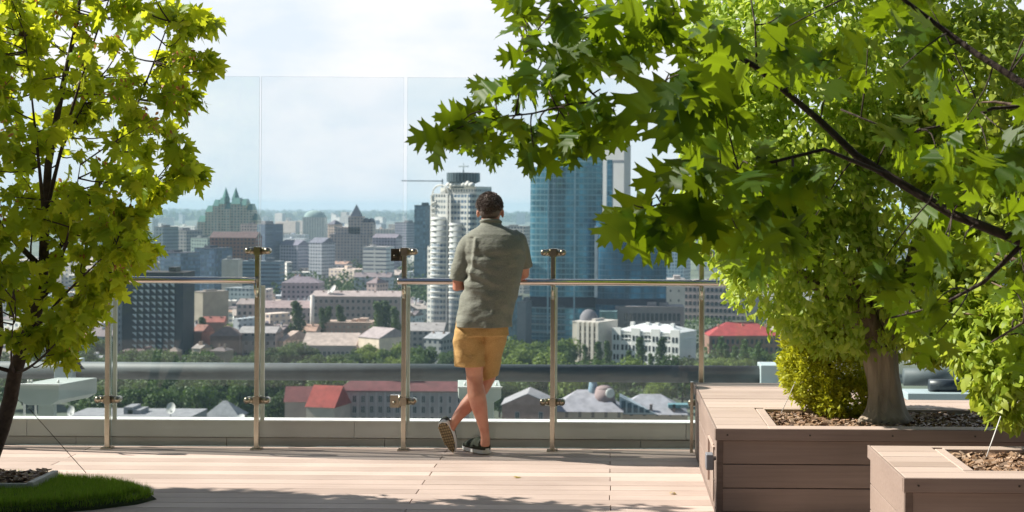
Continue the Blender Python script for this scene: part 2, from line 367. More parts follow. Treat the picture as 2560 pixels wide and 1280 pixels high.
cabinet(1149, 1256, 970, 1010, 10.9, 'grey green equipment cabinet on white legs seen beyond the man\'s shins', -.05)

# ================================================================== planters
def planter(name, lb, boxes, x0, y0, ztop, open_, face_rows):
    r = empty(name, (x0, y0, 0), lb, 'planter')
    # boxes: list of (x0,x1,y0,y1) footprints; open_: (x0,x1,y0,y1)
    caps = .058
    m1 = MB()
    ox0, ox1, oy0, oy1 = open_
    for (a, b_, c, d) in boxes:
        yy = c
        while yy < d - .01:
            y1 = min(yy + .139, d)
            if d - y1 < .03: y1 = d
            # split around the opening
            if yy < oy1 and y1 > oy0 and a < ox1 and b_ > ox0:
                parts = []
                if ox0 - a > .02: parts.append((a, ox0 - .05, yy, y1))
                if b_ - ox1 > .02: parts.append((ox1, b_, yy, y1))
                if y1 > oy1 + .02: parts.append((ox0, ox1, oy1, y1))
                if yy < oy0 - .02: parts.append((ox0 - .05, ox1, yy, oy0))
            else: parts = [(a, b_, yy, y1)]
            for q in parts: m1.box(q[0], q[1], q[2], q[3] - .004, ztop - .024, ztop + random.uniform(-.001, .001))
            yy = y1
    m1.box(ox0 - .046, ox0, oy0 - .0, oy1, ztop - .024, ztop + .001)
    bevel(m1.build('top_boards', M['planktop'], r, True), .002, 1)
    m1 = MB()
    for (a, b_, c, d) in boxes:
        m1.box(a - .012, b_, c - .018, c - .002, ztop - caps, ztop + .002)
        m1.box(a - .014, a - .002, c, d, ztop - caps, ztop + .002)
    bevel(m1.build('edge_board', M['plank'], r, True), .002, 1)
    m1 = MB(); a, b_, c, d = boxes[0]; x = a + .05
    while x < b_:
        m1 = MB(); m1.tube([(x, c - .0205, ztop - .03), (x, c - .017, ztop - .03)], .0045, 8); x += .42; m1.build('screw', M['darksteel'], r, True)
    # faces
    m1 = MB(); a, b_, c, d = boxes[0]
    z1 = ztop - caps - .003; h = .118
    while z1 > 0:
        z0 = max(0.0, z1 - h)
        m1.box(a + .004, b_, c, c + .02, z0, z1)
        z1 = z0 - .004
        if z1 < .01: break
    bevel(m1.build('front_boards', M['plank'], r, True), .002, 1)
    m1 = MB()
    z1 = ztop - caps - .003
    ylo = min(q[2] for q in boxes); yhi = max(q[3] for q in boxes)
    while z1 > 0:
        z0 = max(0.0, z1 - h)
        m1.box(a, a + .02, ylo + .022, yhi, z0, z1)
        z1 = z0 - .004
        if z1 < .01: break
    m1.box(a - .004, a + .03, c - .004, c + .022, 0, ztop - caps - .002)
    for q in boxes[1:]: m1.box(q[0] + .01, q[1], q[3] - .02, q[3], 0, ztop - .03)
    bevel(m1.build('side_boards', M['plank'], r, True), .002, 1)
    # opening lining
    m1 = MB()
    m1.box(ox0 - .012, ox0 - .001, oy0 - .01, oy1 + .01, ztop - .2, ztop - .026); m1.box(ox0, ox1, oy1 + .001, oy1 + .012, ztop - .2, ztop - .026); m1.box(ox0, ox1, oy0 - .012, oy0 - .001, ztop - .2, ztop - .026)
    m1.build('opening_lining', plain('lining', (.09, .055, .04), .8, 0, 30, .3), r, True)
    m1 = MB()
    for (a2, b2, c2, d2) in boxes: m1.box(a2 + .03, b2, c2 + .03, d2 - .03, 0.002, ztop - .21)
    m1.build('core', plain('planter_core', (.05, .035, .03), .9), r, True)
    return r
ZT = .463
big = planter('wooden_planter', 'large dark brown plank planter box holding the thick-trunked tree', [(.544, 3.6, 7.83, 9.07), (.544, 1.75, 9.07, 9.90)], .544, 7.83, ZT, (.86, 2.9, 7.95, 8.62), 4)
m1 = MB(); m1.box(.536, .540, 8.05, 8.10, .05, .35)
m1.box(.532, .543, 7.99, 8.42, .335, .345); m1.box(.532, .543, 8.41, 8.42, .1, .345)
m1.build('hatch_frame', M['planktop'], big, True)
nearp = planter('wooden_planter', 'smaller brown plank planter box in the lower right corner', [(1.235, 3.2, 6.42, 7.30)], 1.235, 6.42, ZT, (1.565, 2.9, 6.62, 7.20), 4)
planter('wooden_planter', 'unseen long planter box added under the oak to darken reflected light', [(1.75, 5.2, .8, 5.75)], 1.75, .8, ZT, (2.05, 4.9, 1.1, 5.5), 4)  # unseen box added to cut light bounced off the deck
m1 = MB(); m1.box(.49, .528, 7.86, 7.95, .245, .325); m1.tube([(.519, 7.9, .30), (.543, 7.9, .30)], .012, 8)
tag(bevel(m1.build('socket_box', plain('grey_plastic', (.20, .21, .24), .45)), .008, 2), 'small grey socket box fixed to the lit side of the large planter', 'socket box')
def mulchbed(name, lb, x0, x1, y0, y1, z, n):
    m1 = MB(); nx, ny = 30, 10; vs = []; fs = []
    for j in range(ny + 1):
        for i in range(nx + 1):
            vs.append((x0 + (x1 - x0) * i / nx, y0 + (y1 - y0) * j / ny, z + .018 * noise.noise(Vector((i * .6, j * .9, z)))))
    for j in range(ny):
        for i in range(nx):
            a = j * (nx + 1) + i; fs.append((a, a + 1, a + nx + 2, a + nx + 1))
    m1.add(vs, fs, 0)
    for _ in range(n):
        c = Vector((random.uniform(x0 + .01, x1 - .01), random.uniform(y0 + .01, y1 - .01), z + .012 + random.uniform(0, .02)))
        rot = Matrix.Translation(c) @ Matrix.Rotation(random.uniform(0, 6.28), 4, 'Z') @ Matrix.Rotation(random.uniform(-.9, .9), 4, 'X') @ Matrix.Rotation(random.uniform(-.5, .5), 4, 'Y')
        a, b_ = random.uniform(.008, .024), random.uniform(.005, .012)
        m1.box(-a, a, -b_, b_, -.0025, .0025, 1, rot)
    o = m1.build(name, [M['mulch'], leafmat('bark_chips', [(.16, .09, .05), (.32, .2, .12), (.45, .33, .24), (.1, .06, .04)], 0, gloss=.2)])
    tag(o, lb, 'mulch', kind='stuff'); return o
mulchbed('bark_mulch', 'brown bark chips filling the large planter around the trunk', .863, 2.89, 7.953, 8.617, ZT - .045, 2600)
mulchbed('bark_mulch', 'brown bark chips filling the smaller near planter', 1.568, 2.89, 6.623, 7.197, ZT - .045, 2200)

mulchbed('bark_mulch', 'brown bark chips in the unseen planter box added under the oak', 2.06, 4.89, 1.11, 5.49, ZT - .045, 1500)

# ================================================================== grass mound at left
def grass_patch():
    out_ = [(-6.5, 8.75), (-3.6, 8.72), (-3.1, 8.69), (-2.75, 8.58), (-2.52, 8.42), (-2.44, 8.27), (-2.50, 8.12), (-2.68, 7.97), (-3.0, 7.80), (-3.4, 7.6), (-6.5, 6.8)]
    # refine
    m1 = MB(); cx, cy = -4.4, 8.1
    rings = []
    for s, z in ((1.0, 0.0), (.985, .022), (.95, .045), (.8, .06), (.5, .068), (.1, .07)):
        rings.append([(cx + (p[0] - cx) * s, cy + (p[1] - cy) * s, z) for p in out_][::-1])
    m1.loft(rings, 0)
    base = m1.build('lawn_island', plain('lawn_soil', (.03, .045, .012), .95, 0, 20, .3)); tag(base, kind='structure')
    # blades
    V = []; Fc = []
    poly = [(cx + (p[0] - cx) * .99, cy + (p[1] - cy) * .99) for p in out_]
    def inside(x, y):
        c = False; j = len(poly) - 1
        for i in range(len(poly)):
            xi, yi = poly[i]; xj, yj = poly[j]
            if (yi > y) != (yj > y) and x < (xj - xi) * (y - yi) / (yj - yi) + xi: c = not c
            j = i
        return c
    n = 0
    while n < 36000:
        x = random.uniform(-3.9, -2.42); yy = random.uniform(7.55, 8.74)
        if not inside(x, yy): continue
        if x < -3.12 and 8.25 < yy < 8.6 and random.random() < .97: continue
        n += 1
        d = min(1, max(0, (-2.44 - x) * 5)); rim = not inside(cx + (x - cx) / .965, cy + (yy - cy) / .965); z0 = random.uniform(.002, .025) if rim else .042
        h = random.uniform(.022, .055); a = random.uniform(0, math.pi); l = random.uniform(-.02, .02); l2 = random.uniform(-.02, .02); wd = .0022
        b0 = len(V); V += [(x - wd * math.cos(a), yy - wd * math.sin(a), z0), (x + wd * math.cos(a), yy + wd * math.sin(a), z0), (x + l, yy + l2, z0 + h)]
        Fc.append((b0, b0 + 1, b0 + 2))
    me = bpy.data.meshes.new('grass'); me.from_pydata(V, [], Fc)
    me.materials.append(leafmat('grass_blades', [(.06, .15, .012), (.11, .23, .02), (.19, .29, .035), (.10, .19, .02), (.30, .28, .10)], .45, (.32, .5, .03), .2))
    tag(link('grass', me), 'thick short green grass on the raised island under the maple', 'grass', kind='stuff')
grass_patch()
mulchbed('bark_mulch', 'brown bark chips in the ring around the left maple trunk', -4.2, -3.12, 8.25, 8.58, .075, 900)
m1 = MB(); m1.box(-3.125, -3.09, 8.22, 8.60, .05, .098); m1.box(-4.3, -3.125, 8.22, 8.245, .05, .090)
tag(bevel(m1.build('stone_edging', plain('pale_stone', (.45, .43, .40), .7, 0, 9, .12)), .004), 'pale stone edging around the bark ring at the foot of the maple', 'edging')
def wire(a, b_, r, lb, mat):
    m1 = MB(); m1.tube([a, b_], r, 6); tag(m1.build('guy_wire', mat), lb, 'wire', 'guy wires staying the trees')
wire(W(2505, 1035, 7.0), W(2470, 1136, 6.9), .003, 'thin pale guy wire rising from the bark of the near planter', M['white'])
wire(W(75, 1030, 8.6), W(219, 1190, 8.5), .0018, 'thin dark guy wire slanting down to the lawn island', M['darkbark'])
wire(W(2030, 865, 8.5), W(1956, 1030, 8.45), .0022, 'thin pale guy wire in front of the golden conifer', M['white'])

# ================================================================== foliage tools
def leaf_template(half, curl=.25, fold=.15):
    """half: right-hand outline from the base (0,0) to the tip (0,1)"""
    pts = [(x, y) for x, y in half] + [(-x, y) for x, y in reversed(half) if abs(x) > 1e-6]
    tris = tessellate_polygon([[Vector((p[0], p[1], 0)) for p in pts]])
    V = np.array([(x, y, fold * abs(x) - curl * y * y) for x, y in pts], dtype=float)
    return V, np.array([tuple(t) for t in tris], dtype=int)
OAK = leaf_template([(0, -.14), (.015, 0), (.08, .05), (.17, .09), (.32, .17), (.24, .20), (.17, .25), (.28, .34), (.40, .44), (.56, .52), (.44, .54), (.50, .66), (.36, .60), (.24, .56), (.16, .56),
                     (.22, .66), (.34, .78), (.46, .88), (.33, .86), (.31, .96), (.21, .86), (.12, .82), (.11, .90), (.13, 1.02), (.05, 1.0), (0, 1.12)], .22, .09)
MAPLE = leaf_template([(0, -.35), (.012, 0), (.10, -.06), (.26, -.08), (.22, .02), (.36, .08), (.50, .22), (.40, .24), (.30, .30), (.44, .40), (.56, .58), (.42, .56), (.32, .54), (.20, .46),
                       (.20, .62), (.24, .72), (.14, .74), (.08, .88), (0, 1.0)], .28, .2)
OVATE = leaf_template([(0, -.1), (.16, .08), (.29, .36), (.22, .68), (0, 1.0)], .35, .35)
QUAD = leaf_template([(0, 0), (.42, .25), (.36, .8), (0, 1.0)], .2, .3)
NEEDLE = leaf_template([(0, 0), (.10, .3), (.22, .55), (.08, .75), (0, 1.0)], .1, .2)
def leaves_mesh(name, tmpl, P, D, Nn, S, mats, parent=None, world=True):
    """one mesh of many leaves. P positions, D tip directions, Nn normals, S sizes"""
    V, T = tmpl
    P = np.array(P, float); D = np.array(D, float); Nn = np.array(Nn, float); S = np.array(S, float)
    D /= np.linalg.norm(D, axis=1)[:, None] + 1e-9
    X = np.cross(D, Nn); X /= np.linalg.norm(X, axis=1)[:, None] + 1e-9
    Z = np.cross(X, D)
    cv = RNG.uniform(-.6, 2.4, size=len(P))[:, None, None]; wx = RNG.uniform(.78, 1.12, size=len(P))[:, None, None]
    pts = (V[None, :, 0:1] * X[:, None, :] * wx + V[None, :, 1:2] * D[:, None, :] + V[None, :, 2:3] * cv * Z[:, None, :]) * S[:, None, None] + P[:, None, :]
    n, k = len(P), len(V)
    if parent is not None and world: pts = pts - np.array(parent.location)[None, None, :]
    tris = (T[None] + (np.arange(n) * k)[:, None, None]).reshape(-1, 3)
    me = bpy.data.meshes.new(name); me.vertices.add(n * k); me.vertices.foreach_set('co', pts.reshape(-1))
    me.loops.add(tris.size); me.loops.foreach_set('vertex_index', tris.reshape(-1).astype('i'))
    me.polygons.add(len(tris)); me.polygons.foreach_set('loop_start', np.arange(0, tris.size, 3, dtype='i')); me.polygons.foreach_set('loop_total', np.full(len(tris), 3, dtype='i'))
    me.materials.append(mats); me.update(calc_edges=True); me.validate()
    return link(name, me, parent) if name else me
def rv():
    v = RNG.normal(size=3); return Vector(v / np.linalg.norm(v))
def curve(a, b_, sag=0.0, n=6, wob=0.0, c=None):
    a, b_ = Vector(a), Vector(b_); pts = []
    off = rv() * wob
    for i in range(n + 1):
        t = i / n; p = a.lerp(b_, t); p = p + Vector((0, 0, sag)) * (4 * t * (1 - t)) + off * math.sin(math.pi * t)
        pts.append(p)
    return pts
def inpoly(x, y, poly):
    c = False; j = len(poly) - 1
    for i in range(len(poly)):
        xi, yi = poly[i]; xj, yj = poly[j]
        if (yi > y) != (yj > y) and x < (xj - xi) * (y - yi) / (yj - yi) + xi: c = not c
        j = i
    return c

# ================================================================== left maple
def left_maple():
    r = empty('maple_tree', (-3.4, 8.4, .08), 'young maple with yellow-green leaves and a dark leaning trunk at the left', 'tree')
    Y0 = 8.3
    trunk = [W(-45, 1205, 8.4), W(-18, 1150, 8.38), W(8, 1080, 8.36), W(28, 1010, 8.34), W(40, 940, 8.32), W(62, 870, 8.3), W(95, 780, 8.3), W(110, 680, 8.28), W(112, 560, 8.25), W(120, 420, 8.22), W(150, 250, 8.2), W(190, 60, 8.2), W(210, -120, 8.2)]
    m1 = MB(); m1.tube(trunk, [.05, .046, .042, .04, .038, .036, .032, .028, .024, .02, .016, .011, .006], 12)
    m1.tube([W(-60, 1190, 8.45), W(-30, 1000, 8.45), W(2, 860, 8.45), W(-5, 700, 8.5), W(-30, 500, 8.5)], [.04, .03, .024, .018, .01], 10)
    P = []; D = []; Nn = []; S = []; reds = [[], [], [], []]
    poly = [(-700, -450), (-700, 820), (-250, 880), (-40, 800), (20, 860), (110, 880), (190, 920), (235, 800), (285, 730), (300, 690), (375, 640), (350, 600), (310, 570), (330, 520), (420, 480),
            (400, 440), (505, 430), (490, 380), (420, 350), (400, 300), (465, 250), (500, 230), (500, 150), (540, 130), (490, 90), (545, 50), (440, 20), (380, -40), (420, -200), (300, -420)]
    ends = [(500, 45), (528, 52), (470, 60), (500, 150), (530, 165), (485, 235), (465, 270), (495, 430), (470, 420), (440, 350), (365, 640), (340, 610), (300, 690), (265, 720), (180, 890), (150, 880), (90, 860), (215, 790),
            (400, 480), (380, 500), (330, 540), (420, 320), (430, 200), (455, 120), (400, 30),
            (350, 600), (320, 640), (330, 580), (300, 600), (280, 660), (310, 560), (250, 690), (240, 740), (220, 700), (200, 760), (190, 830), (160, 800), (120, 840), (260, 630), (300, 520), (350, 460), (450, 440)]
    limbs = []
    for (x, y_, Y_, ti, r0) in ((420, 60, 8.0, 7, .014), (330, 280, 8.1, 6, .014), (380, 470, 8.2, 5, .012), (290, 620, 7.9, 5, .012), (180, 820, 8.0, 4, .010), (60, 100, 7.8, 8, .012), (-80, 300, 8.1, 7, .012), (300, -80, 8.1, 8, .012),
                            (-300, 100, 8.0, 7, .014), (-350, 450, 8.1, 6, .014), (-200, 700, 8.0, 4, .012), (40, 760, 7.7, 4, .009), (200, 420, 7.7, 6, .011), (90, 520, 8.4, 6, .01), (250, 200, 8.4, 8, .01), (-500, -50, 7.9, 7, .014)):
        c = curve(trunk[ti], W(x, y_, Y_), -.05, 8, .08); m1.tube(c, [r0 * (1 - .8 * q / 8) for q in range(9)], 7)
        for q in range(1, 9): limbs += [c[q], c[q - 1].lerp(c[q], .5)]
    k = 0
    while k < 440:
        x, y_ = random.uniform(-700, 540), random.uniform(-160, 920)
        if inpoly(x, y_, poly):
            if (x > 330 and random.random() < .3): continue
            ends.append((x, y_)); k += 1
    for i, (x, y_) in enumerate(ends):
        edge = i < 42
        Ye = 8.2 + (random.uniform(-.25, .25) if edge else random.uniform(-.6, .5))
        e = W(x, y_, Ye); s = min(limbs, key=lambda q: (q - e).length + .5 * max(0, q.z - e.z + .05))
        c = curve(s, e, -.02, 5, .04); m1.tube(c, [.0045, .004, .0034, .0028, .0022, .0014], 4)
        ln = (e - s).length
        for q in range(int(9 + ln * 10) if not edge else 17):
            t = max(.15, min(1, 1 - abs(random.gauss(0, .28 if not edge else .14)))); f = t * 5; j = min(4, int(f)); p = c[j].lerp(c[j + 1], f - j) + rv() * random.uniform(.01, .075)
            P.append(p); D.append(rv() * .8 + (e - s).normalized() * .35 + Vector((0, 0, -.85))); Nn.append(rv() * .9 + Vector((-.25, -.6, .35))); S.append(random.uniform(.055, .11))
        if random.random() < .4:
            for q in range(9):
                reds[0].append(e + rv() * .05); reds[1].append(rv() + Vector((0, 0, -1))); reds[2].append(rv()); reds[3].append(random.uniform(.018, .03))
    m1.build('trunk', M['darkbark'], r, True)
    lm = leafmat('maple_leaf', [(.09, .20, .012), (.15, .29, .016), (.22, .36, .02), (.42, .46, .03), (.13, .26, .015)], .58, (.74, .78, .03), .3)
    leaves_mesh('crown', MAPLE, P, D, Nn, S, lm, r)
    leaves_mesh('seed_clusters', OVATE, *reds, leafmat('maple_keys', [(.35, .12, .05), (.42, .25, .08)], .4, (.6, .25, .08)), r)
left_maple()

# ================================================================== right: planter tree (dense small leaves)
def blob_crown(root, name, blobs, count, size, mat, tmpl, droop=.6, shell=.62, seed=1):
    P, D, Nn, S = [], [], [], []
    tot = sum(b[3] * b[4] + b[4] * b[5] + b[3] * b[5] for b in blobs)
    for (cx, cy, cz, rx, ry, rz) in blobs:
        n = int(count * (rx * ry + ry * rz + rx * rz) / tot)
        k = 0
        while k < n:
            v = rv(); rr = random.uniform(shell, 1.0) ** .6
            lump = 1 + .22 * noise.noise(Vector((v.x * 2.3 + cx, v.y * 2.3 + cy, v.z * 2.3 + cz)) * 1.4) + .10 * noise.noise(v * 7 + Vector((cx, 0, cz)))
            gap = noise.noise(Vector((cx + v.x * rx, cy + v.y * ry, cz + v.z * rz)) * 5.5)
            k += 1
            if gap < -.25: continue
            p = Vector((cx + v.x * rx * rr * lump, cy + v.y * ry * rr * lump, cz + v.z * rz * rr * lump))
            P.append(p); D.append(v * .6 + rv() * .7 + Vector((0, 0, -droop))); Nn.append(v * .9 + rv() * .8 + Vector((0, 0, .5))); S.append(random.uniform(size * .65, size * 1.25))
    return leaves_mesh(name, tmpl, P, D, Nn, S, mat, root)
def px_blob(px, py, rpx, rpy, Y, ry=None):
    c = W(px, py, Y); s = Y / F
    return (c.x, c.y, c.z, rpx * s, ry if ry else rpx * s * .9, rpy * s)
# (placed after blob_crown) unseen maples added to shade the deck
def shade_maple(x, y, z1, blobs, n, lb):
    r = empty('maple_tree', (x, y, 0), lb, 'tree')
    m1 = MB(); m1.tube([(x, y, 0), (x + .05, y, 1.5), (x + .1, y, 3), (x + .2, y - .1, z1)], [.12, .10, .07, .03], 12)
    for k in range(8):
        a = k * .8; m1.tube(curve((x + .08, y, 2.0 + k * .2), (x + .1 + 1.2 * math.cos(a), y + 1.4 * math.sin(a), 3.2 + k * .25), .1), [.04, .035, .03, .025, .018, .012, .006], 8)
    m1.build('trunk', M['darkbark'], r, True)
    blob_crown(r, 'crown', blobs, n, .15, leafmat('shade_maple_leaf', [(.06, .14, .01), (.1, .2, .015)], .5, (.4, .5, .02), .3), MAPLE, shell=.3)
shade_maple(-4.4, 3.7, 5, [(-4.3, 2.6, 3.6, 1.35, 1.6, 1.5), (-4.2, 4.6, 3.7, 1.3, 1.6, 1.4), (-4.5, 3.6, 2.8, 1.2, 1.8, 1.0)], 11000, 'unseen tall maple added left of the viewpoint to shade the deck')
shade_maple(-6.0, 7.9, 4.5, [(-5.8, 8.0, 2.2, 1.1, .9, 1.3), (-5.7, 8.3, 3.0, 1.1, .8, .9), (-5.6, 8.0, 1.6, 1.0, .8, .8)], 12000, 'unseen dense maple added farther left to cast the deck shadow')

def planter_tree():
    r = empty('hornbeam_tree', W(2210, 1045, 8.3), 'dense tree with small bright leaves and a thick fluted trunk in the large planter', 'tree')
    m1 = MB(); base = W(2212, 1048, 8.3); top = W(2205, 860, 8.35)
    rings = []; nseg = 36
    for k in range(11):
        t = k / 10; c = base.lerp(top, t) + Vector((.012 * math.sin(t * 5), 0, 0))
        rad = .075 + .05 * (1 - t) ** 5 - .0 + .03 * max(0, t - .6)
        ring = []
        for i in range(nseg):
            a = 2 * math.pi * i / nseg
            rr = rad * (1 + .13 * math.cos(3 * a + 1.2 + t) + .11 * abs(math.cos(3.5 * a + 1.2 * t)) + .05 * math.cos(9 * a + 3 * t) + .035 * noise.noise(Vector((math.cos(a) * 3, math.sin(a) * 3, t * 2))))
            if t < .15: rr *= 1 + .14 * abs(math.cos(2.5 * a)) * (1 - t / .15)
            ring.append(c + Vector((math.cos(a) * rr, math.sin(a) * rr, 0)))
        rings.append(ring)
    m1.loft(rings, 0)
    for (x, y_, Y_) in ((2080, 640, 8.1), (2180, 560, 8.5), (2290, 620, 8.3), (1990, 560, 8.4), (2330, 480, 8.6), (2150, 300, 8.3), (1900, 600, 8.3), (2120, 100, 8.4)):
        m1.tube(curve(top - Vector((0, 0, .06)), W(x, y_, Y_), .04, 6, .05), [.07, .055, .045, .035, .025, .018, .01], 10)
    fb = wood('fluted_bark', (.10, .07, .05), (.60, .50, .39), .9, 2)
    for n_ in fb.node_tree.nodes:
        if n_.type == 'BUMP': n_.inputs['Strength'].default_value = 1.0; n_.inputs['Distance'].default_value = .02
        if n_.type == 'MAPPING': n_.inputs['Scale'].default_value = (26, 26, 4)
    m1.build('trunk', fb, r, True)
    blobs = [px_blob(2060, 150, 330, 300, 8.4, .62), px_blob(1960, 400, 270, 220, 8.3, .55), px_blob(1890, 560, 165, 130, 8.2, .4), px_blob(2010, 650, 215, 180, 8.25, .45),
             px_blob(2130, 760, 190, 130, 8.3, .42), px_blob(2240, 500, 260, 260, 8.4, .6), px_blob(2330, 200, 260, 300, 8.5, .6), px_blob(1830, 330, 120, 160, 8.3, .35),
             px_blob(1890, 90, 170, 170, 8.4, .4), px_blob(2330, 760, 130, 120, 8.5, .3), px_blob(2060, -200, 300, 200, 8.4, .6), px_blob(2210, 850, 70, 45, 8.4, .15)]
    lm = leafmat('hornbeam_leaf', [(.17, .30, .022), (.29, .42, .04), (.46, .56, .09), (.22, .35, .03)], .48, (.66, .80, .08), .5)
    blob_crown(r, 'crown', blobs, 50000, .048, lm, OVATE)
planter_tree()
def right_tree():
    r = empty('linden_tree', W(2620, 1120, 7.0), 'tree with drooping bright leaves rooted in the near planter at the right edge', 'tree')
    m1 = MB(); base = W(2640, 1160, 6.95)
    m1.tube([base, W(2645, 1000, 7.1), W(2630, 800, 7.4), W(2600, 500, 7.6), W(2590, 200, 7.7)], [.06, .05, .045, .035, .02], 14)
    for (x, y_) in ((2440, 880), (2480, 700), (2390, 600), (2520, 400), (2440, 250), (2380, 780)):
        m1.tube(curve(W(2640, y_ + 90, 7.3), W(x, y_, 7.5), .03, 5, .04), [.02, .016, .012, .009, .006, .003], 8)
    m1.build('trunk', M['bark'], r, True)
    blobs = [px_blob(2520, 640, 230, 220, 7.9, .4), px_blob(2500, 830, 160, 110, 7.6, .3), px_blob(2525, 950, 90, 110, 7.3, .2), px_blob(2470, 900, 90, 70, 7.4, .2), px_blob(2560, 850, 110, 130, 7.4, .3), px_blob(2400, 780, 140, 120, 7.8, .3), px_blob(2500, 300, 240, 300, 8.0, .4), px_blob(2330, 840, 80, 60, 7.8, .2)]
    lm = leafmat('linden_leaf', [(.17, .27, .018), (.28, .39, .035), (.40, .48, .06), (.2, .32, .025)], .45, (.58, .66, .06), .45)
    blob_crown(r, 'crown', blobs, 16000, .058, lm, OVATE)
right_tree()
def conifer():
    r = empty('golden_conifer', W(2075, 1045, 8.5), 'golden feathery conifer bush growing left of the thick trunk', 'shrub')
    lm = leafmat('golden_foliage', [(.30, .34, .02), (.46, .47, .03), (.2, .25, .02)], .4, (.7, .7, .03), .3)
    blobs = [px_blob(2060, 920, 105, 100, 8.6, .26), px_blob(2110, 985, 80, 60, 8.5, .2), px_blob(2010, 880, 65, 70, 8.65, .2), px_blob(2075, 820, 80, 70, 8.65, .22)]
    blob_crown(r, 'foliage', blobs, 22000, .036, lm, NEEDLE, droop=-.4)
    m1 = MB(); m1.tube([W(2085, 1048, 8.55), W(2080, 960, 8.6), W(2070, 830, 8.65)], [.03, .022, .012], 10); m1.build('stem', M['darkbark'], r, True)
conifer()

# ================================================================== foreground oak
def oak():
    Y0 = 4.9
    r = empty('oak_tree', (2.6, 4.4, 0), 'oak with large pointed-lobed dark leaves whose branches reach in from the right', 'tree')
    m1 = MB()
    m1.tube([(2.6, 4.4, 0), (2.58, 4.42, 1), (2.55, 4.45, 1.8), (2.5, 4.5, 3.0)], [.13, .11, .10, .06], 14)
    br = {
        'A': [(2960, 700, 4.7), (2560, 600, 4.8), (2380, 530, 4.85), (2215, 432, 4.9), (2140, 385, 4.95), (2050, 300, 4.95), (1960, 225, 5.0), (1880, 160, 5.0), (1760, 95, 5.0), (1640, 80, 5.0), (1520, 50, 5.05), (1420, 40, 5.05)],
        'B': [(2800, 420, 4.5), (2560, 205, 4.6), (2440, 130, 4.65), (2330, 50, 4.7), (2250, -10, 4.7), (2150, -60, 4.7)],
        'C': [(1880, 160, 5.0), (1760, 200, 5.0), (1600, 232, 4.95), (1500, 252, 4.95), (1420, 262, 4.95), (1330, 285, 4.9), (1200, 300, 4.9)],
        'D': [(2215, 432, 4.9), (2060, 370, 4.8), (1940, 400, 4.8), (1800, 440, 4.8), (1680, 500, 4.8), (1600, 525, 4.8)],
        'E': [(1890, 170, 5.0), (1885, 60, 5.0), (1870, -30, 5.0)],
        'F': [(1720, 92, 5.0), (1680, 40, 5.0), (1620, 0, 5.0)],
        'G': [(2560, 600, 4.8), (2460, 700, 4.9), (2350, 760, 5.0), (2230, 790, 5.0)],
        'H': [(2560, 260, 5.1), (2480, 265, 5.1), (2400, 300, 5.1), (2250, 330, 5.1), (2100, 270, 5.1)],
        'I': [(2600, 640, 4.8), (2560, 800, 5.0), (2480, 850, 5.1)],
        'J': [(1500, 252, 4.95), (1440, 200, 4.95), (1350, 150, 4.95), (1300, 90, 4.95)],
    }
    rad = {'A': (.019, .005), 'B': (.014, .005), 'C': (.006, .0025), 'D': (.007, .003), 'E': (.004, .002), 'F': (.004, .002), 'G': (.009, .003), 'H': (.007, .003), 'I': (.007, .003), 'J': (.004, .002)}
    nodes = []
    for k_, b_ in br.items():
        pts = [W(*p) for p in b_]; n = len(pts); r0, r1 = rad[k_]
        rs = [r0 + (r1 - r0) * (i / (n - 1)) ** .8 for i in range(n)]
        m1.tube(pts, rs, 10)
        for i in range(n - 1):
            for t in (0, .33, .66): nodes.append(pts[i].lerp(pts[i + 1], t))
    m1.tube([(2.55, 4.45, 1.5), W(2960, 700, 4.7)], [.05, .03], 10); m1.tube([(2.53, 4.47, 1.9), W(2800, 420, 4.5)], [.04, .022], 10)
    # leaf clusters (px, py, number, spread)
    cl = [(1290, 40), (1340, 20), (1400, 30), (1450, 60), (1290, 90), (1350, 90), (1310, 150), (1380, 130), (1420, 110), (1270, 220), (1330, 190), (1400, 180), (1440, 150),
          (1240, 235), (1300, 250), (1370, 240), (1430, 250), (1190, 290), (1240, 300), (1150, 320), (1290, 320), (1350, 320), (1410, 320), (1470, 300), (1230, 370), (1300, 360), (1370, 350), (1440, 350),
          (1120, 345), (1150, 340), (1340, 380), (1530, 290), (1510, 130), (1560, 120), (1480, 120), (1500, 20), (1560, 10), (1430, 10), (1600, 40), (1480, 250), (1480, 330), (1455, 345), (1210, 345), (1500, 325), (1590, 90), (1620, 130), (1660, 60), (1690, 120), (1640, 20), (1700, 30), (1580, 150), (1750, 150), (1540, 60)]
    big_ = [(1690, 230), (1650, 220), (1660, 270), (1720, 290), (1780, 260), (1800, 190), (1740, 200), (1600, 560), (1640, 560), (1560, 540), (1680, 540), (1720, 500), (1680, 470), (1620, 520), (1720, 410), (1760, 380)]
    P, D, Nn, S = [], [], [], []
    def cluster(x, y_, n, Yc, smin, smax, spread=.05, sparse=False):
        c = W(x, y_, Yc)
        # twig from nearest branch node
        nb = min(nodes, key=lambda q: (q - c).length)
        if (nb - c).length < .7: m1.tube(curve(nb, c, .01, 4, .02), [.003, .0028, .0024, .002, .0016], 5)
        ax = (c - nb).normalized() if (c - nb).length > .02 else Vector((-1, 0, 0))
        for q in range(n):
            a = 2 * math.pi * q / n + random.uniform(-.4, .4)
            side = Vector((math.cos(a), .6 * math.sin(a * 1.7), math.sin(a)))
            d = side * .75 + ax * .35 + Vector((0, 0, -.75)) + rv() * .3
            nn = Vector((0, -1.0, .5)) + rv() * .7
            P.append(c + rv() * spread * .4); D.append(d); Nn.append(nn); S.append(random.uniform(smin, smax))
    for x, y_ in cl: cluster(x + random.uniform(-8, 8), y_ - 14 + random.uniform(-8, 8), 3, 4.95 + random.uniform(-.12, .12), .075, .12)
    for x, y_ in big_: cluster(x + 25, y_ - 28, 2, 4.8 + random.uniform(-.1, .1), .12, .19)
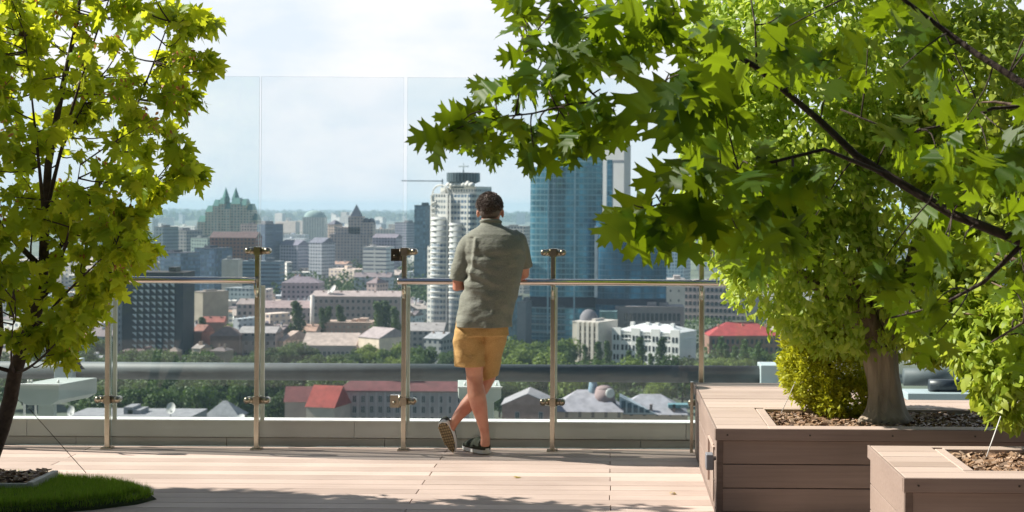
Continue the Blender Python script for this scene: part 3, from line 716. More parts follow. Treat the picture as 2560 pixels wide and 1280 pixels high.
    regions = [([(1640, -40), (1640, 150), (1800, 260), (1980, 230), (2150, 330), (2560, 330), (2560, -40)], 24, .10, .17),
               ([(1700, 380), (1690, 560), (1900, 640), (2080, 600), (2120, 480), (1980, 380), (1850, 340)], 16, .11, .18),
               ([(2130, 350), (2160, 560), (2330, 620), (2620, 560), (2620, 330)], 13, .10, .17),
               ([(2150, 620), (2150, 800), (2330, 830), (2460, 900), (2620, 900), (2620, 600), (2330, 600)], 12, .10, .16),
               ([(2560, -100), (2560, 900), (2900, 900), (2900, -100)], 24, .1, .17)]
    for poly, n, a, b_ in regions:
        k = 0; xs = [p[0] for p in poly]; ys = [p[1] for p in poly]
        while k < n:
            x, y_ = random.uniform(min(xs), max(xs)), random.uniform(min(ys), max(ys))
            if inpoly(x, y_, poly):
                k += 1; cluster(x, y_, random.choice((3, 4, 4)), 4.9 + random.uniform(-.35, .35), a * .82, b_ * .82)
    m1.build('trunk', M['darkbark'], r, True)
    lm = leafmat('oak_leaf', [(.024, .072, .006), (.038, .10, .008), (.062, .14, .011), (.03, .082, .007)], .5, (.38, .53, .012), .35)
    leaves_mesh('crown', OAK, P, D, Nn, S, lm, r)
oak()

# ================================================================== the man
def man():
    Y0 = 9.80
    r = empty('person', (XP(1200, Y0), Y0, 0), 'man in grey-green shirt and tan shorts leaning on the handrail, legs crossed', 'person')
    skin, t, b = newmat('skin'); b.inputs['Base Color'].default_value = (.56, .25, .17, 1); b.inputs['Roughness'].default_value = .55
    b.inputs['Subsurface Weight'].default_value = .12; b.inputs['Subsurface Radius'].default_value = (.02, .008, .004); b.inputs['Subsurface Scale'].default_value = .5
    nz = t.nodes.new('ShaderNodeTexNoise'); nz.inputs['Scale'].default_value = 9; nz.inputs['Detail'].default_value = 5
    cr_ = t.nodes.new('ShaderNodeValToRGB'); cr_.color_ramp.elements[0].position = .35; cr_.color_ramp.elements[1].position = .68
    cr_.color_ramp.elements[0].color = (.48, .19, .13, 1); cr_.color_ramp.elements[1].color = (.63, .32, .22, 1)
    tcn = t.nodes.new('ShaderNodeTexCoord'); t.links.new(tcn.outputs['Object'], nz.inputs[0]); t.links.new(nz.outputs[0], cr_.inputs[0]); t.links.new(cr_.outputs[0], b.inputs['Base Color'])
    def cloth(name, col, col2, folds, weave):
        m, t, b = newmat(name); b.inputs['Roughness'].default_value = .85; b.inputs['Specular IOR Level'].default_value = .2
        tcn = t.nodes.new('ShaderNodeTexCoord'); n1 = t.nodes.new('ShaderNodeTexNoise'); n1.inputs['Scale'].default_value = folds; n1.inputs['Detail'].default_value = 4
        mp_ = t.nodes.new('ShaderNodeMapping'); mp_.inputs['Scale'].default_value = (1, 1, 1.8); t.links.new(tcn.outputs['Object'], mp_.inputs[0]); t.links.new(mp_.outputs[0], n1.inputs[0])
        n2 = t.nodes.new('ShaderNodeTexNoise'); n2.inputs['Scale'].default_value = weave; n2.inputs['Detail'].default_value = 3; t.links.new(tcn.outputs['Object'], n2.inputs[0])
        c = t.nodes.new('ShaderNodeValToRGB'); c.color_ramp.elements[0].position = .3; c.color_ramp.elements[1].position = .7; c.color_ramp.elements[0].color = rgb(col); c.color_ramp.elements[1].color = rgb(col2)
        t.links.new(n2.outputs[0], c.inputs[0]); t.links.new(c.outputs[0], b.inputs['Base Color'])
        bp = t.nodes.new('ShaderNodeBump'); bp.inputs['Strength'].default_value = .7; bp.inputs['Distance'].default_value = .02; t.links.new(n1.outputs[0], bp.inputs['Height'])
        bp2 = t.nodes.new('ShaderNodeBump'); bp2.inputs['Strength'].default_value = .2; bp2.inputs['Distance'].default_value = .002; t.links.new(n2.outputs[0], bp2.inputs['Height']); t.links.new(bp.outputs[0], bp2.inputs['Normal'])
        t.links.new(bp2.outputs[0], b.inputs['Normal']); return m
    shirt_m = cloth('linen_shirt', (.165, .175, .15), (.24, .25, .215), 9, 160)
    shorts_m = cloth('tan_shorts', (.37, .225, .085), (.52, .34, .145), 10, 200)
    def remesh(o, v, sm=4):
        m = o.modifiers.new('remesh', 'REMESH'); m.mode = 'VOXEL'; m.voxel_size = v; m.use_smooth_shade = True
        s = o.modifiers.new('smooth', 'SMOOTH'); s.iterations = sm; s.factor = .5
        return o
    s = 9.8 / F
    # ---------------- body (one mesh)
    m1 = MB()
    hc = W(1226, 524, 9.83)
    tilt = Matrix.Rotation(R(-14), 4, 'X')                       # head bowed forward
    m1.ellip(hc + Vector((0, .005, .012)), (.074, .094, .098), 20, 14, 0, tilt)
    m1.ellip(hc + Vector((0, .055, -.04)), (.052, .055, .062), 14, 10)       # jaw and face
    m1.ellip(hc + Vector((0, .118, -.028)), (.011, .016, .02), 8, 6)         # nose
    m1.ellip(hc + Vector((0, .103, -.062)), (.024, .008, .008), 8, 6)         # mouth
    for sx in (-1, 1):
        m1.ellip(hc + Vector((sx * .079, .0, -.028)), (.010, .020, .032), 10, 8, 0, Matrix.Rotation(R(12 * sx), 4, 'Z'))   # ears
        m1.ellip(hc + Vector((sx * .028, .088, -.005)), (.013, .012, .009), 8, 6)
    m1.tube([W(1227, 535, 9.825), W(1227, 556, 9.81), W(1229, 580, 9.795)], [(.058, .058), (.058, .058), (.075, .07)], 16)
    tor = [(1228, 578, 9.79, .06, .06), (1234, 605, 9.78, .155, .09), (1236, 650, 9.775, .165, .10), (1230, 720, 9.77, .15, .10), (1215, 780, 9.755, .155, .11), (1208, 830, 9.75, .155, .11)]
    m1.loft([[W(x, y_, Y) + Vector((math.cos(a) * rx, math.sin(a) * ry, 0)) for a in [2 * math.pi * i / 20 for i in range(20)]] for x, y_, Y, rx, ry in tor])
    def limb(pts): m1.tube([W(x, y_, Y) for x, y_, Y, *_ in pts], [p[3] for p in pts], 14)
    # standing leg (starts on the left of the picture)
    limb([(1182, 815, 9.76, .075), (1183, 870, 9.77, .070), (1188, 918, 9.78, .060), (1189, 940, 9.785, .054), (1190, 960, 9.78, .053), (1195, 992, 9.77, .059), (1201, 1018, 9.775, .053), (1209, 1052, 9.79, .039), (1215, 1080, 9.80, .030), (1217, 1098, 9.805, .030), (1216, 1115, 9.82, .034)])
    # crossed leg
    limb([(1236, 815, 9.78, .062), (1233, 870, 9.84, .055), (1227, 920, 9.90, .048), (1222, 945, 9.92, .052), (1210, 968, 9.92, .050), (1190, 995, 9.90, .054), (1170, 1017, 9.885, .049), (1151, 1040, 9.865, .036), (1139, 1057, 9.85, .030), (1128, 1075, 9.84, .032)])
    # arms
    limb([(1172, 612, 9.80, .052), (1160, 660, 9.79, .046), (1148, 700, 9.79, .041), (1145, 718, 9.80, .040), (1160, 712, 9.83, .042), (1185, 700, 9.88, .037), (1210, 693, 9.925, .029), (1222, 690, 9.94, .028)])
    limb([(1290, 600, 9.80, .052), (1304, 640, 9.83, .046), (1310, 670, 9.86, .040), (1309, 686, 9.88, .040), (1298, 690, 9.90, .041), (1275, 690, 9.925, .035), (1250, 690, 9.94, .028), (1242, 690, 9.945, .028)])
    # hands clasped on the rail, five fingers each
    for sx, x0 in ((1, 1222), (-1, 1244)):
        pc = W(x0 + sx * 6, 689, 9.945)
        m1.ellip(pc, (.045, .038, .018), 12, 8)
        for q in range(4):
            b0 = pc + Vector((sx * .03, -.028 + q * .019, .004)); ln = (.062, .075, .070, .056)[q]
            m1.tube([b0, b0 + Vector((sx * ln * .45, 0, .006)), b0 + Vector((sx * ln * .8, .002, -.008)), b0 + Vector((sx * ln, .002, -.024))], [.0095, .009, .0085, .007], 8)
        b0 = pc + Vector((-sx * .005, -.034, .0)); m1.tube([b0, b0 + Vector((sx * .025, -.016, .004)), b0 + Vector((sx * .05, -.018, .0))], [.012, .0105, .008], 8)
    body = m1.build('body', skin, r, True); remesh(body, .0065, 5)
    # ---------------- hair
    m1 = MB(); hcx = hc + Vector((-.002, -.010, .022))
    V0 = []
    m1.ellip(hcx, (.080, .094, .084), 24, 16, 0, Matrix.Rotation(R(-10), 4, 'X'))
    m1.ellip(hc + Vector((0, -.044, -.022)), (.066, .050, .045), 18, 12)
    hb = MB(); hb.v, hb.f, hb.m, hb.sm = m1.v, m1.f, m1.m, m1.sm
    for q in range(3200):
        v = rv()
        if v.z < -.75: continue
        if v.y > .55 and v.z < .25: continue
        if v.z < -.30 and abs(v.x) > .62: continue
        base = hcx + Vector((v.x * .080, v.y * .093, v.z * (.084 if v.z > 0 else .105)))
        ln = random.uniform(.006, .013) if v.z > -.1 else random.uniform(.003, .006)
        tdir = (v.cross(Vector((0, 0, 1))) * random.uniform(-.8, .8) + Vector((-.35, 0, -.5)) + v * .65).normalized()
        t2 = (tdir + rv() * .35).normalized()
        hb.tube([base - v * .004, base + tdir * ln * .6, base + tdir * ln * .8 + t2 * ln * .6], [.0030, .0024, .0007], 4, 0, False)
    hm, t, b = newmat('greying_hair'); g = t.nodes.new('ShaderNodeNewGeometry'); c = t.nodes.new('ShaderNodeValToRGB')
    c.color_ramp.elements[0].color = (.035, .022, .017, 1); c.color_ramp.elements[1].color = (.26, .22, .20, 1); c.color_ramp.elements[1].position = .97
    e = c.color_ramp.elements.new(.6); e.color = (.075, .048, .036, 1)
    t.links.new(g.outputs['Random Per Island'], c.inputs[0]); t.links.new(c.outputs[0], b.inputs['Base Color']); b.inputs['Roughness'].default_value = .6
    hb.build('hair', hm, r, True)
    # ---------------- shirt
    m1 = MB()
    def ring(cx, hw, yc, ry, yy, Yc, n=72, pw=2.3, fold=0, ph=0):
        out_ = []
        for i in range(n):
            a = 2 * math.pi * i / n; ca, sa = math.cos(a), math.sin(a)
            x = math.copysign(abs(ca) ** (2 / pw), ca) * hw * s; y_ = math.copysign(abs(sa) ** (2 / pw), sa) * ry
            p = W(cx, yy, Yc) + Vector((x, y_, 0))
            out_.append(p)
        return out_
    rr = [(1227, 22, .058, 556, 9.80), (1227, 25, .066, 562, 9.798), (1229, 36, .078, 570, 9.79), (1232, 54, .092, 578, 9.785), (1234, 66, .108, 588, 9.78), (1236, 73, .122, 602, 9.775), (1237, 76, .132, 625, 9.765), (1237, 74, .137, 655, 9.76),
          (1235, 71, .14, 690, 9.76), (1230, 69, .142, 725, 9.755), (1222, 69, .145, 755, 9.745), (1214, 69, .148, 785, 9.735), (1209, 69, .150, 804, 9.735), (1208, 70, .150, 818, 9.735)]
    # interpolate for dense mesh
    dense = []
    for q in range(len(rr) - 1):
        for u in range(5):
            tt = u / 5; dense.append(tuple(rr[q][k] * (1 - tt) + rr[q + 1][k] * tt for k in range(5)))
    dense.append(rr[-1]); rings = []
    for (cx, hw, ry, yy, Yc) in dense:
        ringp = ring(cx, hw, 0, ry, yy, Yc)
        c0 = W(cx, yy, Yc); o2 = []
        for p in ringp:
            v = (p - c0); v.z = 0
            low = max(0, min(1, (yy - 590) / 60)); d = 0
            a = math.atan2(v.y, v.x)
            # diagonal drag folds across the back, yoke seam, vertical fold from the shoulder, loose hem
            d += .0065 * low * math.sin(p.z * 58 + p.x * 26 + 3 * noise.noise(p * 6)) * (1 if v.y < 0 else .3) * max(0, noise.noise(p * 5 + Vector((3, 0, 1))) + .45)
            d += .010 * noise.noise(Vector((p.x * 9, p.y * 9, p.z * 5))) * low
            d += .005 * low * noise.noise(Vector((p.x * 20, p.y * 20, p.z * 26)))
            hem = max(0, (yy - 760) / 58); d += .010 * hem * math.sin(a * 5 + 1)
            if abs(yy - 640) < 4 and v.y < 0: d -= .004
            px_ = CX + p.x * F / p.y
            if v.y < 0 and 595 < yy < 700: d += .014 * math.exp(-((px_ - (1192 - (yy - 600) * .12)) / 5.0) ** 2) - .012 * math.exp(-((px_ - (1178 - (yy - 600) * .12)) / 7.0) ** 2)
            o2.append(p + v.normalized() * d)
        rings.append(o2)
    m1.loft(rings, 0, True)
    def sleeve(pts):
        P0 = [W(p[0], p[1], p[2]) for p in pts]; n = len(P0); rings = []
        pd = []; rd = []
        for q in range(n - 1):
            for u in range(6): pd.append(P0[q].lerp(P0[q + 1], u / 6)); rd.append(pts[q][3] * (1 - u / 6) + pts[q + 1][3] * u / 6)
        pd.append(P0[-1]); rd.append(pts[-1][3])
        up = Vector((0, 1, 0))
        for i, p in enumerate(pd):
            t_ = (pd[min(i + 1, len(pd) - 1)] - pd[max(i - 1, 0)]).normalized(); a_ = t_.cross(up).normalized(); b2 = a_.cross(t_)
            rg = []
            for k_ in range(32):
                an = 2 * math.pi * k_ / 32; v = a_ * math.cos(an) + b2 * math.sin(an)
                q_ = p + v * rd[i]; d = .006 * noise.noise(q_ * 16) + .005 * math.sin(q_.z * 50 + q_.x * 40) * max(0, noise.noise(q_ * 8) + .3)
                rg.append(q_ + v * d)
            rings.append(rg)
        m1.loft(rings, 0, True)
    sleeve([(1186, 600, 9.785, .060), (1174, 618, 9.785, .070), (1162, 650, 9.785, .068), (1152, 682, 9.785, .066), (1148, 703, 9.788, .064)])
    sleeve([(1276, 592, 9.79, .062), (1291, 605, 9.80, .070), (1302, 632, 9.825, .062), (1311, 655, 9.85, .054), (1314, 668, 9.862, .052)])
    # collar
    m1.tube([W(1227, 558, 9.80) + Vector((math.cos(a) * .062, math.sin(a) * .062, .004 + .012 * math.sin(-a))) for a in [2 * math.pi * i / 24 for i in range(24)]] + [W(1227, 558, 9.80) + Vector((.062, 0, .004))], .011, 8)
    sh = m1.build('shirt', shirt_m, r, True)
    rm = sh.modifiers.new('remesh', 'REMESH'); rm.mode = 'VOXEL'; rm.voxel_size = .005; rm.use_smooth_shade = True
    s_ = sh.modifiers.new('smooth', 'SMOOTH'); s_.iterations = 2
    # yoke seam and hem stitch
    # ---------------- shorts
    m1 = MB()
    def leg(pts, off=0):
        rings = []; dn = []
        for q in range(len(pts) - 1):
            for u in range(5): dn.append([pts[q][k] * (1 - u / 5) + pts[q + 1][k] * u / 5 for k in range(5)])
        dn.append(pts[-1])
        for (x, y_, Y, hw, ry) in dn:
            c0 = W(x, y_, Y); rg = []
            for i in range(40):
                a = 2 * math.pi * i / 40; v = Vector((math.cos(a) * hw * s, math.sin(a) * ry, 0)); p = c0 + v + Vector((0, 0, off * math.cos(a)))
                d = .007 * noise.noise(p * 14) + .006 * math.sin(p.x * 60 - p.z * 45) * max(0, noise.noise(p * 7 + Vector((5, 5, 5))) + .35)
                rg.append(p + v.normalized() * d)
            rings.append(rg)
        m1.loft(rings, 0, True)
    leg([(1206, 795, 9.75, 62, .125), (1206, 820, 9.75, 66, .13), (1206, 840, 9.755, 66, .13)])
    leg([(1176, 825, 9.755, 38, .115), (1175, 850, 9.76, 40, .11), (1175, 885, 9.77, 39.5, .10), (1176, 918, 9.775, 37, .092)], 0)
    leg([(1238, 825, 9.77, 34, .11), (1236, 855, 9.80, 32, .10), (1232, 890, 9.86, 29, .09), (1229, 922, 9.90, 26, .085), (1226, 948, 9.915, 23, .078)], .02)
    sh2 = m1.build('shorts', shorts_m, r, True); rm = sh2.modifiers.new('remesh', 'REMESH'); rm.mode = 'VOXEL'; rm.voxel_size = .005; rm.use_smooth_shade = True
    s_ = sh2.modifiers.new('smooth', 'SMOOTH'); s_.iterations = 2
    # ---------------- shoes
    dark = plain('shoe_canvas', (.035, .045, .03), .85, 0, 80, .3); whitem = plain('shoe_sole', (.78, .78, .76), .5)
    tread = plain('shoe_tread', (.36, .27, .15), .7, 0, 50, .2); gap_ = plain('tread_groove', (.05, .04, .03), .8)
    def shoe(mat, lb):
        L_ = .275
        def out_(t):   # half widths along the foot
            l = .036 + .012 * math.sin(min(1, t * 1.4) * math.pi / 2) ** 2 - .0
            wv = .035 * max(0.0, math.sin(math.pi * min(1, max(0, t)) ** .5)) ** .35 if 0 < t < 1 else 0
            return wv + .013 * t * (1 - t) * 4
        n = 22
        pts = []
        for i in range(n + 1):
            t = i / n; pts.append((L_ * t, -max(.004, out_(t) * (1 if t < .97 else .6))))
        for i in range(n, -1, -1):
            t = i / n; pts.append((L_ * t, max(.004, out_(t) * (1 if t < .97 else .6)) * .92))
        so_ = MB(); so_.prism(pts, .004, .037, 0, mat)
        o = so_.build('shoe_sole', whitem, r, True)
        tr = MB(); inner = [(L_ / 2 + (p[0] - L_ / 2) * .94, p[1] * .90) for p in pts]; tr.prism(inner, .002, .0039, 1, mat)
        for i in range(11):
            for j in range(-2, 3):
                x = .022 + i * .0235; w_ = out_(x / L_) * .8
                if abs(j * .0155) < w_: tr.box(x - .0085, x + .0085, j * .0155 - .0055, j * .0155 + .0055, -.002, .0025, 0, mat)
        tr.build('shoe_tread', [tread, gap_], r, True)
        up = MB(); rings = []
        for i in range(19):
            t = .02 + .96 * i / 18; wv = max(.006, out_(t) * .97)
            h = .030 + (.062 if t < .30 else (.062 * max(0, 1 - (t - .30) / .62) ** .75 + .016)) * (1 if t < .93 else .6)
            if t < .06: h *= .95
            ring_ = []
            for k_ in range(14):
                a = math.pi * k_ / 13; ring_.append(mat @ Vector((L_ * t, -math.cos(a) * wv, .028 + (h - .028) * max(0.0, math.sin(a)) ** .65)))
            rings.append(ring_)
        up.loft(rings, 0, True)
        up.build('shoe_upper', dark, r, True)
        hp = MB(); hp.tube([mat @ Vector((.10, -.02, .078)), mat @ Vector((.13, 0, .082)), mat @ Vector((.16, .02, .066))], .004, 6); hp.build('shoe_trim', plain('shoe_trim', (.22, .17, .08), .7), r, True)
    h = W(1226, 1138, 9.86); h.z = 0
    d = Vector((-.50, .58, 0)).normalized()
    ax = Matrix((( d.x, -d.y, 0, XP(1224, 9.83)), (d.y, d.x, 0, 9.835), (0, 0, 1, 0.002), (0, 0, 0, 1)))
    # columns of the basis are (forward, left, up)
    ax = Matrix.Translation(Vector((XP(1223, 9.83), 9.84, .002))) @ Matrix.Rotation(math.atan2(d.y, d.x), 4, 'Z')
    shoe(ax, '')
    toe = W(1137, 1139, 9.87); toe.z = .003
    heel = W(1107, 1058, 9.80)
    fwd = (toe - heel).normalized(); nrm = Vector((-.28, -1, -.05)); down = (nrm - fwd * nrm.dot(fwd)).normalized(); upv = -down; lft = upv.cross(fwd)
    Mx = Matrix(((fwd.x, lft.x, upv.x, heel.x), (fwd.y, lft.y, upv.y, heel.y), (fwd.z, lft.z, upv.z, heel.z), (0, 0, 0, 1)))
    sc_ = (toe - heel).length / .275
    Mx = Mx @ Matrix.Diagonal((sc_, .98, .98, 1))
    shoe(Mx, '')
man()

# ================================================================== CITY
def win_mesh(wd, ht, pane, frame):
    m1 = MB(); m1.box(-wd / 2, wd / 2, -.08, 0, 0, ht, 0)
    f = .12
    for a in ((-wd / 2 - f, -wd / 2, 0, ht), (wd / 2, wd / 2 + f, 0, ht), (-wd / 2 - f, wd / 2 + f, ht, ht + f), (-wd / 2 - f, wd / 2 + f, -f * 1.4, 0), (-.05, .05, 0, ht)):
        m1.box(a[0], a[1], -.16, 0.0, a[2], a[3], 1)
    o = m1.build('window', [pane, frame]); me = o.data; bpy.data.objects.remove(o); return me
WP = plain('window_pane', (.035, .05, .065), .1); WF = plain('window_frame', (.5, .5, .5), .6); WFd = plain('window_frame_dark', (.08, .08, .09), .6)
WIN = {}
def windows(root, x0, x1, z0, z1, nx, nz, wd, ht, y=0.0, frame=WF, side=None, pane=WP):
    key = (wd, ht, frame.name, pane.name)
    if key not in WIN: WIN[key] = win_mesh(wd, ht, pane, frame)
    me = WIN[key]
    for j in range(nz):
        for i in range(nx):
            u = x0 + (x1 - x0) * (i + .5) / nx; zz = z0 + (z1 - z0) * (j + .5) / nz - ht / 2
            o = bpy.data.objects.new('window', me); C.objects.link(o); o.parent = root
            if side == 'left': o.location = (y, u, zz); o.rotation_euler.z = -math.pi / 2
            else: o.location = (u, y, zz)
wallm = {}
def wm(col, ns=.25, amt=.12):
    k = (col, ns)
    if k not in wallm: wallm[k] = plain('wall', col, .85, 0, ns, amt)
    return wallm[k]
def bld(name, label, px0, px1, pt, Y, dep, wall, rz=0, roof='flat', rcol=(.18, .16, .16), rh=3, group=None, cat='building', overhang=.4, base=GZ, parapet=True):
    """box building with its front at Y between two photo columns and its wall top at photo row pt; returns root, width, height"""
    wdt = (px1 - px0) * Y / F; h = ZP(pt, Y) - base
    cr_, sr = math.cos(rz), math.sin(rz)
    wl = (wdt - abs(sr) * dep) / max(.3, cr_) if rz else wdt
    wl = max(wl, 4)
    xc = (XP(px0, Y) + XP(px1, Y)) / 2
    root = empty(name, (xc, Y + dep / 2 * cr_ + abs(sr) * wl / 2, base), label, cat, group, rz)
    m1 = MB(); m1.box(-wl / 2, wl / 2, -dep / 2, dep / 2, 0, h); m1.build('walls', wall, root)
    rm_ = wm(rcol, .4, .25)
    m1 = MB(); o = overhang
    if roof == 'flat':
        m1.box(-wl / 2 - .2, wl / 2 + .2, -dep / 2 - .2, dep / 2 + .2, h + .003, h + .5)
        random.seed(int(px0 * 7 + pt)); 
        for q in range(max(1, int(wl / 14))):
            x = random.uniform(-wl / 2 * .7, wl / 2 * .7); ww = random.uniform(1, 3); m1.box(x - ww, x + ww, -dep * .25, dep * .2, h + .503, h + random.uniform(1.3, 3.2))
    elif roof == 'gable':
        m1.add([(-wl / 2 - o, -dep / 2 - o, h), (wl / 2 + o, -dep / 2 - o, h), (wl / 2 + o, dep / 2 + o, h), (-wl / 2 - o, dep / 2 + o, h), (-wl / 2 - o, 0, h + rh), (wl / 2 + o, 0, h + rh)], [(0, 1, 5, 4), (2, 3, 4, 5), (0, 4, 3), (1, 2, 5), (0, 3, 2, 1)])
    elif roof == 'gabley':
        m1.add([(-wl / 2 - o, -dep / 2 - o, h), (wl / 2 + o, -dep / 2 - o, h), (wl / 2 + o, dep / 2 + o, h), (-wl / 2 - o, dep / 2 + o, h), (0, -dep / 2 - o, h + rh), (0, dep / 2 + o, h + rh)], [(0, 4, 5, 3), (1, 2, 5, 4), (0, 1, 4), (2, 3, 5), (0, 3, 2, 1)])
    elif roof == 'hip':
        i_ = min(wl, dep) / 2 * .9
        m1.add([(-wl / 2 - o, -dep / 2 - o, h), (wl / 2 + o, -dep / 2 - o, h), (wl / 2 + o, dep / 2 + o, h), (-wl / 2 - o, dep / 2 + o, h), (-wl / 2 + i_, 0, h + rh), (wl / 2 - i_, 0, h + rh)], [(0, 1, 5, 4), (2, 3, 4, 5), (0, 4, 3), (1, 2, 5), (0, 3, 2, 1)])
    ro = m1.build('roof', rm_, root)
    return root, wl, h, dep
def chimneys(root, wl, h, dep, n, col=(.35, .25, .2), ht=2.2):
    for q in range(n):
        x = -wl / 2 + wl * (q + .5) / n + random.uniform(-1, 1); m1 = MB(); m1.box(x - .5, x + .5, -dep * .15, -dep * .15 + 1, h + .5, h + ht + 1); m1.build('chimney', wm(col), root)
def cornice(root, wl, h, dep, col=(.7, .68, .62), zs=(1.0,), t=.35):
    m1 = MB()
    for f in zs: m1.box(-wl / 2 - t, wl / 2 + t, -dep / 2 - t, dep / 2 + t, h * f - .5, h * f - .02)
    m1.build('cornice', wm(col), root)
bw = (.02, .04, .06)

# ---- A: dark office block with the hatched grid of light window hoods
rt, wl, h, dp = bld('office_block', 'dark navy tower block with a grid of pale slanted window hoods, above the short handrail', 285, 460, 690, 830, 22, wm((.022, .03, .042)), 0, 'flat', (.05, .04, .04))
x0 = -wl / 2 + wl * 45 / 175; x1 = -wl / 2 + wl * 155 / 175
me_h = None
m1 = MB(); m1.add([(-1.1, 0, 2.2), (1.1, 0, 2.2), (1.1, 0, .1), (-1.1, -.7, 2.2), (1.1, -.15, .1), (1.1, -.7, 2.2)], [(0, 1, 5, 3), (1, 2, 4, 5), (3, 5, 4), (0, 3, 4, 2), (0, 2, 1)])
o = m1.build('window_hood', plain('hood_metal', (.72, .78, .82), .5)); me_h = o.data; bpy.data.objects.remove(o)
for j in range(13):
    for i in range(7):
        o = bpy.data.objects.new('window_hood', me_h); C.objects.link(o); o.parent = rt; o.location = (x0 + (x1 - x0) * (i + .5) / 7, -dp / 2, h - 4.5 - j * 3.3)
m1 = MB(); m1.box(-wl / 2 + .6, -wl / 2 + 4.8, -dp / 2 - .6, -dp / 2 - .01, 0, h - .5); m1.build('side_strip', facade((.22, .25, .28), (.06, .09, .12), 1.6, 3.3, .1, .6, .3, .8), rt)
m1 = MB(); m1.box(x1 + .4, wl / 2, -dp / 2 - .5, -dp / 2 - .01, 0, h - .5); m1.build('corner_pier', wm((.035, .045, .06)), rt)
bld('brick_annex', 'low red-brown brick annex at the foot of the navy tower block', 300, 402, 888, 800, 14, wm((.20, .10, .09)), 0, 'flat', (.12, .08, .08))
rt, wl, h, dp = bld('stone_house', 'small tan stone house right of the brick annex', 420, 446, 886, 790, 8, wm((.42, .30, .20)), 0, 'hip', (.25, .2, .17), 2); windows(rt, -wl / 2, wl / 2, h - 6, h - 1, 2, 1, .9, 1.6, -dp / 2)
bld('white_shed', 'long low white flat building left of the navy tower block', 205, 298, 905, 780, 12, wm((.6, .58, .55)), 0, 'flat', (.5, .5, .5))
# ---- B: twin peaked green roofed residential block
def twin():
    Y = 1900; base = GZ; root = empty('apartment_block', (XP(566, Y), Y + 15, base), 'big domed apartment block with green roofs and twin pointed peaks on the skyline', 'building')
    fm = facade((.50, .46, .38), (.12, .22, .22), 4, 3.3, .3, .8, .25, .8); gm = wm((.12, .28, .25), .1, .3)
    s_ = Y / F; tops = [(493, 512, 545), (512, 530, 520), (530, 545, 505), (545, 560, 500), (560, 575, 512), (575, 600, 500), (600, 615, 503), (615, 630, 515), (630, 641, 540)]
    for a, b_, t_ in tops:
        m1 = MB(); m1.box(XP(a, Y) - root.location.x, XP(b_, Y) - root.location.x - .05, -14 + random.uniform(-3, 3), 14, 0, ZP(t_ + 16, Y) - base); m1.build('wing', fm, root)
        m1 = MB(); x0, x1 = XP(a, Y) - root.location.x, XP(b_, Y) - root.location.x - .05; z0, z1 = ZP(t_ + 16, Y) - base + .01, ZP(t_, Y) - base
        ins = (x1 - x0) * .2; m1.add([(x0, -13, z0), (x1, -13, z0), (x1, 13, z0), (x0, 13, z0), (x0 + ins, -6, z1), (x1 - ins, -6, z1), (x1 - ins, 6, z1), (x0 + ins, 6, z1)], [(0, 1, 5, 4), (1, 2, 6, 5), (2, 3, 7, 6), (3, 0, 4, 7), (4, 5, 6, 7), (0, 3, 2, 1)])
        m1.build('roof', facade((.10, .24, .22), (.30, .42, .40), 3, 3.3, .25, .7, .2, .7), root)
    for c in (557, 582):
        m1 = MB(); xc = XP(c, Y) - root.location.x; z0 = ZP(506, Y) - base; z1 = ZP(474, Y) - base
        n = 8; ring = [(xc + 5 * math.cos(2 * math.pi * k / n), 5 * math.sin(2 * math.pi * k / n), z0 - 6) for k in range(n)]
        ring2 = [(xc + 5 * math.cos(2 * math.pi * k / n), 5 * math.sin(2 * math.pi * k / n), z0 + 2) for k in range(n)]
        ring3 = [(xc + .2 * math.cos(2 * math.pi * k / n), .2 * math.sin(2 * math.pi * k / n), z1) for k in range(n)]
        m1.loft([ring, ring2, ring3], 0, True, False); m1.build('spire', gm, root)
twin()
# ---- C: domed cream tower far away
def domed(px0, px1, pt, dome, Y, lb, wc, gc, name='domed_tower'):
    root, wl, h, dp = bld(name, lb, px0, px1, pt, Y, 24, facade(wc, (.2, .24, .27), 5, 3.4, .35, .8, .3, .8), 0, 'flat', (.4, .4, .4))
    m1 = MB(); m1.ellip((0, 0, h), (wl / 2, 12, (pt - dome) * Y / F), 20, 10); m1.build('dome', wm(gc, .1), root)
domed(757, 812, 548, 530, 3000, 'pale tower with a rounded green dome on the skyline', (.6, .58, .52), (.3, .42, .40))
# ---- D: spire tower
def spire():
    root, wl, h, dp = bld('spire_tower', 'beige stepped tower block with a pointed dark spire roof on the skyline', 826, 925, 590, 1700, 24, facade((.48, .38, .34), (.12, .15, .2), 3.6, 3.3, .3, .75, .3, .8), 0, 'flat', (.2, .2, .25))
    Y = 1700; xc = root.location.x
    for a, b_, t_ in ((838, 900, 572), (870, 905, 545), (905, 932, 560)):
        m1 = MB(); m1.box(XP(a, Y) - xc, XP(b_, Y) - xc, -10, 10, h - 4, ZP(t_, Y) - GZ); m1.build('upper_block', facade((.50, .40, .35), (.12, .15, .2), 3.6, 3.3, .3, .75, .3, .8), root)
    m1 = MB(); x = XP(887, Y) - xc; z0, z1 = ZP(545, Y) - GZ, ZP(514, Y) - GZ; m1.add([(x - 6, -6, z0), (x + 6, -6, z0), (x + 6, 6, z0), (x - 6, 6, z0), (x, 0, z1)], [(0, 1, 4), (1, 2, 4), (2, 3, 4), (3, 0, 4), (0, 3, 2, 1)]); m1.build('spire_roof', wm((.06, .08, .12)), root)
    for a in (912, 925):
        m1 = MB(); m1.ellip((XP(a, Y) - xc, 0, ZP(560, Y) - GZ), (4, 4, 5), 12, 8); m1.build('turret_dome', wm((.07, .09, .13)), root)
spire()
